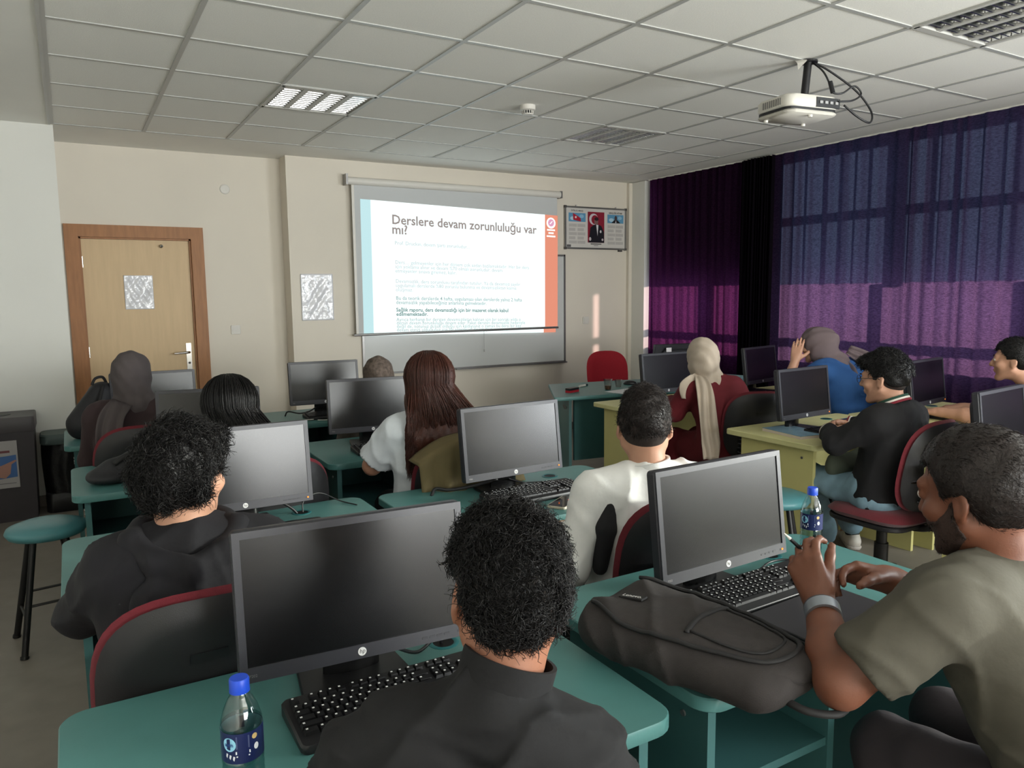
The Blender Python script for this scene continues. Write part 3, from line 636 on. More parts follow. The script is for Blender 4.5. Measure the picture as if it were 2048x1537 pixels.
# stools
M_stool = mat('stool_vinyl', (74, 128, 134), 0.35, var=0.04, vscale=12, spec=0.5)
def make_stool():
    t = thing('stool', '', 'stool')
    MB().lathe([(0, -0.028), (0.10, -0.028), (0.150, -0.020), (0.163, 0.0), (0.155, 0.018), (0.11, 0.034), (0.05, 0.039), (0, 0.040)], 40, None, (0, 0, 0.52)).build('seat', M_stool, t, 180)
    for k in range(4):
        a = k * PI / 2 + PI / 4 + 0.15; d = np.array([math.cos(a), math.sin(a), 0])
        MB().cyl(d * 0.085 + (0, 0, 0.50), d * 0.195, 0.0135, n=12).build('leg', M_blackm, t, 40)
        MB().cyl(d * 0.193 + (0, 0, 0.012), d * 0.196, 0.017, n=12).build('foot_cap', M_dark, t, 40)
        a2 = a + PI / 2; e = np.array([math.cos(a2), math.sin(a2), 0])
        for rr, zz in ((0.148, 0.215), (0.160, 0.155)):
            if (k % 2 == 0) == (zz > 0.2): MB().cyl(d * rr + (0, 0, zz), e * rr + (0, 0, zz), 0.006, n=8).build('rung', M_blackm, t)
    return t
st = make_stool(); st.location = (-0.15, 3.90, 0); st.rotation_euler = (0, 0, 0.0); tag(st, 'blue vinyl stool standing at the left beside the desks', 'stool', 'blue stools')
dup(st, (2.98, 2.50, 0), 0.5, 'blue vinyl stool in the aisle beside the yellow desk', 'blue stools')

# bins
t = thing('waste_bin', 'tall dark grey bin with a poster stuck on its front', 'bin', (-0.47, 6.33, 0))
M_bin = mat('bin_plastic', (62, 58, 62), 0.5, var=0.05, vscale=20)
b = MB(); b.add([(-0.2, -0.14, 0), (0.19, -0.14, 0), (0.19, 0.18, 0), (-0.2, 0.18, 0), (-0.205, -0.15, 0.64), (0.205, -0.15, 0.64), (0.205, 0.2, 0.64), (-0.205, 0.2, 0.64)], [(3, 2, 1, 0), (4, 5, 6, 7), (0, 1, 5, 4), (1, 2, 6, 5), (2, 3, 7, 6), (3, 0, 4, 7)]); b.build('body', M_bin, t)
b = MB(); b.prism(rrect(0.43, 0.37, 0.02, 3, 0, 0.025), 0.63, 0.735, 0.006); b.build('lid', mat('bin_lid_plastic', (84, 80, 82), 0.5), t, 40)
b = MB(); b.prism(circ(-0.06, 0.03, 0.13, 0.09, 24), 0.7345, 0.738); b.build('opening', M_dark, t)
po = MB().box(-0.15, 0.10, -0.1555, -0.154, 0.245, 0.575, rotm(0.0)).build('poster', mat('bin_poster_paper', (176, 172, 172), 0.5), t)
def pflat(name, pts, col, d): b = MB(); b.prism(pts, 0.1555 + d, 0.1560 + d, R=rotm(PI / 2)); b.build(name, mat('print_%02x%02x%02x' % col, col, 0.5), po)
pflat('picture', [(-0.15, 0.30), (0.09, 0.32), (0.09, 0.475), (0.04, 0.47), (-0.15, 0.46)], (70, 110, 168), 0.0003)
pflat('print_shape', [(-0.14, 0.37), (-0.06, 0.345), (-0.02, 0.36), (-0.03, 0.42), (-0.07, 0.44), (-0.13, 0.43)], (190, 150, 126), 0.0010)
pflat('print_shape', [(-0.06, 0.33), (0.02, 0.315), (0.05, 0.345), (0.06, 0.41), (0.09, 0.43), (0.085, 0.44), (0.0, 0.405), (-0.03, 0.40)], (176, 132, 118), 0.0014)
pflat('print_heading', rect(-0.15, 0.055, 0.492, 0.508), (120, 70, 74), 0.0006); pflat('print_emblem', circ(-0.05, 0.54, 0.012, 0.012, 12), (60, 60, 66), 0.0006)
pflat('print_line', rect(-0.15, 0.08, 0.275, 0.280), (120, 118, 120), 0.0006)
t = thing('bin_with_liner', 'low black bin with a black liner bag, right of the grey bin', 'bin', (-0.08, 6.40, 0))
def fnb(u, v):
    a = 2 * PI * u; rr = 0.145 + 0.012 * v + 0.008 * np.sin(a * 9 + 4 * np.sin(3 * v)) * (0.4 + v) ; return rr * np.cos(a), 0.12 / 0.145 * rr * np.sin(a), 0.02 + v * 0.52
MB().grid(fnb, 73, 14).build('liner_bag', mat('black_bag_film', (20, 20, 22), 0.3, bump=0.5, bscale=25, bdist=0.01), t, 180)
MB().prism(rrect(0.30, 0.25, 0.05, 4), 0.0, 0.14, 0.006).build('body', M_dark, t, 40)
MB().prism(rrect(0.32, 0.27, 0.06, 4), 0.50, 0.575, 0.01).build('rim', mat('bin_rim_green', (74, 88, 86), 0.5), t, 40)

# ------------------------------------------------------------------ monitors
M_mon = mat('monitor_shell', (40, 40, 45), 0.42, var=0.05, vscale=40, spec=0.5, bump=0.1, bscale=600)
M_monf = mat('monitor_bezel', (46, 46, 52), 0.36, var=0.04, vscale=40, spec=0.55, bump=0.08, bscale=700)
M_scr = mat('lcd_matte_screen', (14, 14, 16), 0.24, spec=0.6)
M_logo = mat('logo_silver', (220, 220, 220), 0.35)
E_led = emat('led_orange', (255, 120, 40), 3.0)
MW, MH = 0.465, 0.288
def make_monitor():
    t = thing('monitor', '', 'monitor')
    ti = math.radians(7); R = rotm(-ti); c = np.array([0, 0, 0.072 + MH / 2])      # screen centre, 9 cm under the lower edge
    def put(b): b.v = [np.concatenate(b.v) @ R.T + c]; return b
    body = MB(); body.prism(rrect(MW, MH, 0.010, 4), -0.004, 0.026, 0.004, rotm(PI / 2)); body.v[-1][:, 1] *= 1
    put(body).build('housing', M_mon, t, 40)
    bulge = MB(); bulge.prism(rrect(MW * 0.72, MH * 0.72, 0.03, 4), -0.045, 0.0, 0.012, rotm(PI / 2)); put(bulge).build('rear_cover', M_mon, t, 40)
    fr = MB(); x1, z1, z0 = MW / 2 - 0.016, MH / 2 - 0.016, -MH / 2 + 0.030; o = 0.0268
    # bezel as four proud strips round the recessed screen
    fr.box(-MW / 2 + 0.002, MW / 2 - 0.002, -o - 0.003, -o + 0.002, z1, MH / 2 - 0.002).box(-MW / 2 + 0.002, MW / 2 - 0.002, -o - 0.003, -o + 0.002, -MH / 2 + 0.002, z0)
    fr.box(-MW / 2 + 0.002, -x1, -o - 0.003, -o + 0.002, z0, z1).box(x1, MW / 2 - 0.002, -o - 0.003, -o + 0.002, z0, z1)
    bz = put(fr).build('bezel', M_monf, t)
    put(MB().box(-x1, x1, -o - 0.0004, -o + 0.001, z0, z1)).build('screen', M_scr, t)
    lg = MB(); lg.prism(circ(0, -MH / 2 + 0.016, 0.0085, 0.0085, 24), o + 0.0030, o + 0.0036, R=rotm(PI / 2)); l = put(lg).build('logo_disc', M_logo, bz)
    def onb(x, y): v = R @ np.array([0.0 + x * 0.98 + y * 0.18, -o - 0.0040, -MH / 2 + 0.016 - 0.0030 + y]) + c; return Vector(v)
    text_obj('logo_letters', 'hp', 0.0125, M_dark, onb, l, 0.0, 'CENTER')
    def onm(x, y): v = R @ np.array([-MW / 2 + 0.017 + x, -o - 0.0034, -MH / 2 + 0.012 + y]) + c; return Vector(v)
    text_obj('model_letters', 'P202', 0.0075, M_alu, onm, bz)
    for k in range(4): put(MB().cbox((MW / 2 - 0.10 + 0.016 * k, -o - 0.003, -MH / 2 + 0.0145), (0.012, 0.0016, 0.0045))).build('button', M_mon, bz)
    put(MB().cbox((MW / 2 - 0.022, -o - 0.003, -MH / 2 + 0.0145), (0.011, 0.0016, 0.006))).build('power_button', M_mon, bz)
    put(MB().lathe([(0.0026, 0), (0.0026, 0.0012), (0, 0.0016)], 10, rotm(PI / 2), (MW / 2 - 0.020, -o - 0.0038, -MH / 2 + 0.0145))).build('power_led', E_led, bz)
    nk = MB()
    def fn(u, v): a = PI * (0.08 + 0.84 * u); return -0.062 * np.cos(a), 0.055 - 0.02 * np.sin(a), 0.012 + 0.22 * v
    nk.grid(fn, 14, 4); nk.box(-0.058, 0.058, 0.048, 0.060, 0.01, 0.23); nk.build('stand_neck', mat('stand_gloss_black', (18, 18, 19), 0.18, spec=0.6), t, 60)
    MB().prism([(-0.12, -0.075), (0.12, -0.075), (0.105, 0.115), (-0.105, 0.115)], 0.0, 0.014, 0.004).build('stand_base', M_dark, t, 30)
    return t
mon = make_monitor()
monitors = [(0.463, 1.435, -4, 'nearest large monitor with its dark screen left of the black-haired head'),
            (1.44, 1.40, 2, 'monitor with a dark screen on the desk with the grey backpack'),
            (0.475, 2.66, 0, 'monitor in front of the person in the black hoodie, lit beige'),
            (1.495, 2.58, 3, 'monitor beside the smartphone, left of the person in the white jacket'),
            (0.555, 3.84, -9, 'monitor half hidden behind straight black hair'),
            (1.365, 3.83, -9, 'monitor with a half dark half pale screen beside the long brown hair'),
            (0.41, 4.94, 0, 'farthest left monitor standing before the wooden door'),
            (1.455, 5.00, -5, 'farthest monitor standing before the column next to the whiteboard'),
            (3.70, 4.13, 0, 'monitor left of the white headscarf, in front of the red chair'),
            (4.68, 4.14, 12, 'monitor before the dark curtain folds, behind a black keyboard'),
            (3.59, 2.86, 4, 'monitor before the blue dress, above the blue notebook'),
            (4.62, 2.76, 8, 'monitor behind the person with glasses, before the purple curtain'),
            (3.52, 1.76, 6, 'monitor cut by the right edge of the picture')]
uM = []
for x, y, a, l in monitors:
    m = place(mon, uM, (x, y, DH), math.radians(a), l, 'monitors')
dup(mon, (4.42, 4.78, DH), PI - 0.15, 'monitor on the teacher desk seen from behind, with a white sticker', 'monitors')
st_ = [o for o in COL.objects if o.parent is None and o.get('label', '').startswith('monitor on the teacher')][0]
MB().box(0.10, 0.15, 0.058, 0.060, 0.30, 0.335, rotm(0)).build('sticker', mat('sticker_white', (205, 202, 206), 0.5), st_)

# ------------------------------------------------------------------ keyboards
M_key = mat('key_plastic', (22, 22, 24), 0.38, spec=0.5)
M_leg = mat('key_legend', (215, 215, 215), 0.5)
def key_mesh(w):
    b = MB(); d = 0.0085; a = w / 2
    b.add([(-a, -d, 0), (a, -d, 0), (a, d, 0), (-a, d, 0), (-a + 0.002, -d + 0.0015, 0.007), (a - 0.002, -d + 0.0015, 0.007), (a - 0.002, d - 0.0025, 0.0075), (-a + 0.002, d - 0.0025, 0.0075)],
          [(0, 1, 5, 4), (1, 2, 6, 5), (2, 3, 7, 6), (3, 0, 4, 7), (4, 5, 6, 7)])
    b.cur = 1; x = -a + 0.004
    b.add([(x, 0.0005, 0.0077), (x + 0.0042, 0.0005, 0.0077), (x + 0.0042, 0.0046, 0.0078), (x, 0.0046, 0.0078)], [(0, 1, 2, 3)])
    return b.mesh('key', [M_key, M_leg])
KEYM = {}
def key_layout():
    out = []; u = 0.0190
    def row(x, y, ws):
        for w in ws:
            if w > 0: out.append((x + w * u / 2, y, round(w * u - 0.0015, 4)))
            x += abs(w) * u
    x0 = -0.212
    row(x0, 0.060, [1, -1, 1, 1, 1, 1, -0.5, 1, 1, 1, 1, -0.5, 1, 1, 1, 1]); row(x0 + 15.4 * u, 0.060, [1, 1, 1])
    ys = [0.034, 0.015, -0.004, -0.023, -0.042]
    row(x0, ys[0], [1] * 13 + [2]); row(x0, ys[1], [1.5] + [1] * 12 + [1.5]); row(x0, ys[2], [1.75] + [1] * 11 + [2.25]); row(x0, ys[3], [2.25] + [1] * 10 + [2.75]); row(x0, ys[4], [1.5, 1, 1.25, 6, 1.25, 1.25, 1.25, 1.5])
    row(x0 + 15.4 * u, ys[0], [1] * 3); row(x0 + 15.4 * u, ys[1], [1] * 3); row(x0 + 16.4 * u, ys[3], [1]); row(x0 + 15.4 * u, ys[4], [1] * 3)
    for k in range(4): row(x0 + 18.7 * u, ys[k], [1] * 4 if k < 3 else [1, 1, 1])
    row(x0 + 18.7 * u, ys[4], [2, 1, 1])
    return out
def keyboard(x, y, rz, label, detail, z=DH):
    t = thing('keyboard', label, 'keyboard', (x, y, z), rz, 'black keyboards')
    R = rotm(math.radians(4)); s = 0.96
    b = MB(); b.prism(rrect(0.452 * s, 0.158, 0.012, 4), 0.0, 0.017, 0.004); v = np.concatenate(b.v); v[:, 2] += np.where(v[:, 2] > 0.009, (v[:, 1] + 0.079) * 0.075, 0); b.v = [v]; b.build('case', M_dark, t, 40)
    lay = key_layout()
    if detail:
        for kx, ky, w in lay:
            if w not in KEYM: KEYM[w] = key_mesh(w)
            link('key', KEYM[w], t, (kx * s, ky, 0.0165 + (ky + 0.079) * 0.075), (0.075, 0, 0))
    else:
        kb = MB()
        for kx, ky, w in lay: kb.box(kx * s - w / 2, kx * s + w / 2, ky - 0.008, ky + 0.008, 0.015, 0.0225 + (ky + 0.079) * 0.075)
        o = kb.build('keys', M_key, t); o['kind'] = 'stuff'
    return t
keyboard(0.515, 1.325, 0.0, 'black keyboard beside the left water bottle', True)
keyboard(1.535, 1.325, 0.03, 'black keyboard under the dark monitor, beyond the grey backpack', True)
keyboard(1.545, 2.468, 0.06, 'black keyboard behind the smartphone', True)
keyboard(1.42, 3.64, -0.05, 'black keyboard left of the bare elbow of the white T-shirt', True)
keyboard(0.50, 2.49, 0.0, 'black keyboard in front of the person in the black hoodie', False)
keyboard(1.50, 4.86, 0.0, 'black keyboard in front of the farthest monitor by the column', False)
keyboard(4.78, 3.94, 0.12, 'black keyboard on the yellow desk by the dark curtain folds', False)
keyboard(3.72, 3.97, 0.0, 'black keyboard in front of the white headscarf', False)
keyboard(3.72, 2.69, 0.0, 'black keyboard under the clasped hands of the person with glasses', False)
keyboard(4.78, 2.62, 0.0, 'black keyboard under the hands of the person in the grey shirt', False)

# ------------------------------------------------------------------ cables on the desks
def cable(label, pts, r=0.0028, m=None, n=8):
    o = MB().tube(smoothpath(pts, n), r, 7).build('cable', m or M_dark, None, 180); tag(o, label, 'cable')
cable('black cables running into the desk hole below the hoodie monitor', [(0.56, 2.72, 0.86), (0.60, 2.74, 0.82), (0.66, 2.745, 0.772), (0.685, 2.745, 0.74)], 0.005)
cable('thin black wire arching from the desk hole across the desk joint', [(0.70, 2.745, 0.745), (0.71, 2.76, 0.79), (0.78, 2.80, 0.80), (0.86, 2.80, 0.757), (0.90, 2.72, 0.754)], 0.0025)
cable('black cable on the desk behind the smartphone keyboard', [(1.50, 2.60, 0.80), (1.60, 2.64, 0.762), (1.72, 2.62, 0.754), (1.80, 2.55, 0.754), (1.86, 2.47, 0.754), (1.79, 2.42, 0.758)], 0.003)
cable('black cables bundled at the left end of the smartphone desk', [(1.20, 2.70, 0.748), (1.22, 2.70, 0.775), (1.27, 2.68, 0.768), (1.36, 2.66, 0.775), (1.46, 2.62, 0.80)], 0.007)
cable('black wire behind the near keyboard, running to the desk hole', [(0.55, 1.46, 0.80), (0.62, 1.49, 0.757), (0.68, 1.51, 0.775), (0.69, 1.515, 0.745)], 0.004)
cable('black wire under the monitor on the backpack desk', [(1.66, 1.44, 0.757), (1.74, 1.47, 0.754), (1.80, 1.45, 0.754), (1.82, 1.36, 0.754)], 0.003)
cable('black cables beside the farthest monitor stand', [(1.20, 5.06, 0.745), (1.22, 5.05, 0.78), (1.29, 5.03, 0.765), (1.36, 5.05, 0.77), (1.42, 5.05, 0.80)], 0.005)
cable('white cable coiled on the farthest desk by the column', [(1.25, 4.80, 0.757), (1.30, 4.78, 0.757), (1.36, 4.80, 0.757), (1.42, 4.78, 0.757), (1.44, 4.73, 0.757), (1.38, 4.71, 0.757), (1.33, 4.74, 0.757)], 0.0035, M_white)
# ------------------------------------------------------------------ small things on the desks
t = thing('smartphone', 'pale smartphone lying face up beside the black keyboard', 'phone', (1.578, 2.318, DH), math.radians(-58))
MB().prism(rrect(0.076, 0.152, 0.012, 4), 0.0, 0.0095, 0.002).build('case', mat('phone_case', (196, 188, 168), 0.35), t, 40)
MB().prism(rrect(0.067, 0.143, 0.009, 4), 0.0095, 0.0101).build('screen', mat('phone_glass', (14, 13, 14), 0.06, spec=0.7), t)
MB().lathe([(0.0028, 0.0101), (0, 0.0106)], 10, None, (0.008, 0.030, 0)).build('status_light', emat('red_light', (255, 60, 50), 4.0), t)
t = thing('notebook', 'blue patterned notebook on the yellow desk in front of the person with glasses', 'notebook', (3.47, 2.795, DH), math.radians(-8))
MB().box(-0.10, 0.10, -0.15, 0.15, 0.0, 0.016).build('pages', mat('paper_pages', (206, 192, 180), 0.7), t)
MB().box(-0.102, 0.102, -0.152, 0.152, 0.016, 0.0175).build('cover', mat('cover_blue', (118, 150, 168), 0.4, var=0.25, vscale=16), t)
t = thing('board_eraser', 'black and red board eraser on the teacher desk', 'eraser', (3.47, 4.97, DH), 0.35)
MB().prism(rrect(0.13, 0.05, 0.006, 2), 0.018, 0.036, 0.002).build('grip', M_dark, t, 40); MB().box(-0.063, 0.063, -0.023, 0.023, 0, 0.018).build('felt', M_redb, t)
t = thing('marker_pen', 'white board marker lying on the teacher desk', 'marker', (3.75, 5.21, DH + 0.009), 0.4)
MB().cyl((-0.06, 0, 0), (0.035, 0, 0), 0.009, n=12).build('barrel', M_white, t, 40); MB().cyl((0.035, 0, 0), (0.068, 0, 0), 0.0095, n=12).build('cap', mat('cap_dark_green', (26, 60, 58), 0.4), t, 40)
def beaker(label, x, y, h, r, tea):
    t = thing('plastic_cup', label, 'cup', (x, y, DH))
    MB().lathe([(r * 0.7, 0.001), (r, h), (r * 1.06, h + 0.002), (r * 0.97, h), (r * 0.67, 0.003), (0, 0.003)], 24).build('cup_wall', glass_tint('cup_plastic_%d' % int(h * 1000), (232, 232, 230), 0.10), t, 60)
    if tea: MB().lathe([(0, 0.004), (r * 0.66, 0.004), (r * 0.78, h * 0.4), (0, h * 0.4)], 20).build('drink', mat('tea', (150, 92, 40), 0.1, trans=0.4), t, 60)
beaker('clear plastic cup with brown tea on the teacher desk', 3.80, 4.93, 0.085, 0.036, True)
beaker('small empty clear cup behind the tea cup on the teacher desk', 3.98, 5.02, 0.06, 0.033, False)
tag(MB().box(-0.15, 0.15, -0.105, 0.105, 0, 0.002, rotm(0, 0, 0.2), (3.86, 4.76, DH)).build('paper_sheet', mat('paper_white', (216, 216, 216), 0.6), None), 'white paper sheet on the teacher desk below the cups', 'paper')
t = thing('computer_mouse', 'black computer mouse on the teacher desk before the red chair', 'mouse', (4.17, 5.10, DH), 0.9)
MB().lathe([(0.030, 0), (0.034, 0.008), (0.030, 0.022), (0.018, 0.032), (0, 0.035)], 20).build('shell', M_dark, t, 180); kids(t)[0].scale = (1, 1.75, 1)
for k in range(4):
    o = MB().box(-0.13, 0.13, -0.10, 0.10, 0.016 * k, 0.016 * k + 0.014, rotm(0, 0, 0.15 + 0.06 * k), (4.93, 4.66, DH)).build('exercise_book', mat('book_teal_%d' % (k % 2), ((110, 160, 170), (150, 190, 192))[k % 2], 0.5), None)
    tag(o, ['lowest', 'second lowest', 'second highest', 'topmost'][k] + ' teal exercise book in the stack right of the white headscarf', 'book', 'teal exercise books')
t = thing('paper_note', 'pale yellow paper sheets behind the keyboard by the dark curtain folds', 'paper', (4.92, 4.10, DH), 0.3)
MB().box(-0.10, 0.10, -0.07, 0.07, 0, 0.004).build('sheet', mat('paper_yellow', (226, 220, 170), 0.6), t)
t = thing('closed_laptop', 'closed black laptop under the forearm of the person in the olive T-shirt', 'laptop', (1.545, 1.12, DH), 0.05)
MB().prism(rrect(0.33, 0.23, 0.012, 4), 0.0, 0.010, 0.002).build('base', M_dark, t, 40); MB().prism(rrect(0.33, 0.23, 0.012, 4), 0.011, 0.018, 0.002).build('lid', mat('laptop_lid', (40, 38, 42), 0.45, var=0.05, vscale=20), t, 40)
t = thing('computer_mouse', 'black computer mouse beside the sleeve of the person with glasses', 'mouse', (3.96, 2.62, DH), 0.2)
MB().lathe([(0.030, 0), (0.034, 0.008), (0.030, 0.022), (0.018, 0.032), (0, 0.035)], 20).build('shell', M_dark, t, 180); kids(t)[0].scale = (1, 1.75, 1)

# water bottles
M_pet = glass_tint('pet_plastic', (232, 240, 240), 0.10)
M_water = glass_tint('water', (214, 232, 234), 0.05)
M_cap = mat('bottle_cap_blue', (28, 70, 190), 0.4)
M_lab = mat('label_navy', (24, 34, 78), 0.35)
def bottle(label, x, y, rz, fill, s=1.0):
    t = thing('water_bottle', label, 'bottle', (x, y, DH), rz, 'water bottles')
    r = 0.0315; prof = [(0, 0.004), (0.02, 0.0), (r * 0.93, 0.004), (r, 0.014)]
    for k in range(5): z = 0.022 + 0.0135 * k; prof += [(r, z), (r * 0.955, z + 0.004), (r, z + 0.008)]
    prof += [(r, 0.092), (r * 0.97, 0.094), (r * 0.97, 0.140), (r, 0.143), (r * 0.98, 0.150), (r * 0.82, 0.168), (r * 0.60, 0.183), (r * 0.43, 0.192), (r * 0.40, 0.196), (r * 0.40, 0.206)]
    prof = [(a * s, b * s) for a, b in prof]
    MB().lathe(prof, 32).build('bottle_wall', M_pet, t, 60)
    top = fill * s; wp = [(a * 0.965, b + 0.001) for a, b in prof if b < top]
    wr = np.interp(top, [p[1] for p in prof[3:]], [p[0] for p in prof[3:]]) * 0.965
    MB().lathe([(0, 0.006)] + wp[1:] + [(wr, top), (0, top)], 28).build('water', M_water, t, 60)
    lb = MB().lathe([(r * s * 1.005, 0.093 * s), (r * s * 1.005, 0.141 * s)], 40)
    lb.f = lb.f[:-2]; lb.m = lb.m[:-2]; l = lb.build('label_band', M_lab, t, 180)
    ib = MB().lathe([(r * s * 0.985, 0.0935 * s), (r * s * 0.985, 0.1405 * s)], 40); ib.f = ib.f[:-2]; ib.m = ib.m[:-2]; ib.build('label_back', mat('label_back_white', (196, 206, 210), 0.5), l, 180)
    cp = MB().lathe([(0.0148 * s, 0.196 * s), (0.0150 * s, 0.2 * s), (0.0150 * s, 0.214 * s), (0.0135 * s, 0.2165 * s), (0, 0.2165 * s)], 28).build('cap', M_cap, t, 40)
    MB().lathe([(0.0152 * s, 0.1945 * s), (0.0152 * s, 0.198 * s)], 28).build('cap_ring', M_cap, cp, 40)
    rr = r * s * 1.012
    def wrap(a0, z0): return lambda X, Y: Vector((rr * math.cos(a0 + X / rr), rr * math.sin(a0 + X / rr), (z0 * s + Y)))
    def patch(name, a0, z0, pts, m, d=0.0):
        q = rr + d; b = MB(); P = np.array([(q * math.cos(a0 + p[0] / q), q * math.sin(a0 + p[0] / q), z0 * s + p[1]) for p in pts]); b.add(P, [tuple(range(len(P)))]); return b.build(name, m, l)
    L_lb = mat('label_light_blue', (140, 196, 220), 0.4); L_w = mat('label_white', (220, 222, 226), 0.4); L_g = mat('label_grey', (70, 78, 112), 0.4); L_go = mat('label_gold', (190, 164, 110), 0.4)
    for A in (0.0, PI):
        patch('label_print', A - 2.65, 0.124, circ(0.0, 0.0, 0.011, 0.011, 18), L_lb, 0.0003)
        text_obj('label_letters', 'ayin', 0.009, mat('label_ink_blue', (40, 70, 130), 0.4), (lambda X, Y, A=A: Vector(((rr + 0.0008) * math.cos(A - 2.65 + X / rr), (rr + 0.0008) * math.sin(A - 2.65 + X / rr), 0.1215 * s + Y))), l, 0.0002, 'CENTER')
        patch('label_print', A - 2.0, 0.127, rect(-0.010, 0.010, -0.010, 0.010), L_g, 0.0003)
        patch('label_print', A - 2.0, 0.111, rect(-0.011, 0.011, -0.0025, 0.0022), L_w, 0.0003)
        patch('label_print', A - 2.0, 0.105, rect(-0.010, 0.010, -0.001, 0.001), L_w, 0.0003)
        patch('label_print', A - 1.42, 0.132, circ(0, 0, 0.0045, 0.0045, 16), L_go, 0.0003); patch('label_print', A - 1.35, 0.115, circ(0, 0, 0.0040, 0.0055, 16), L_w, 0.0003)
        for q in range(3): patch('label_print', A - 2.85 + 0.18 * q, 0.105 - 0.002 * q, [(0, 0), (0.002, -0.003), (0.004, 0.004), (0.001, 0.005)], L_w, 0.0003)
    return t
bottle('half empty water bottle with blue cap standing nearest the camera at the left', 0.188, 1.165, 0.27, 0.148)
bottle('water bottle with blue cap behind the hands of the person in the olive T-shirt', 1.875, 1.44, -0.48, 0.146)
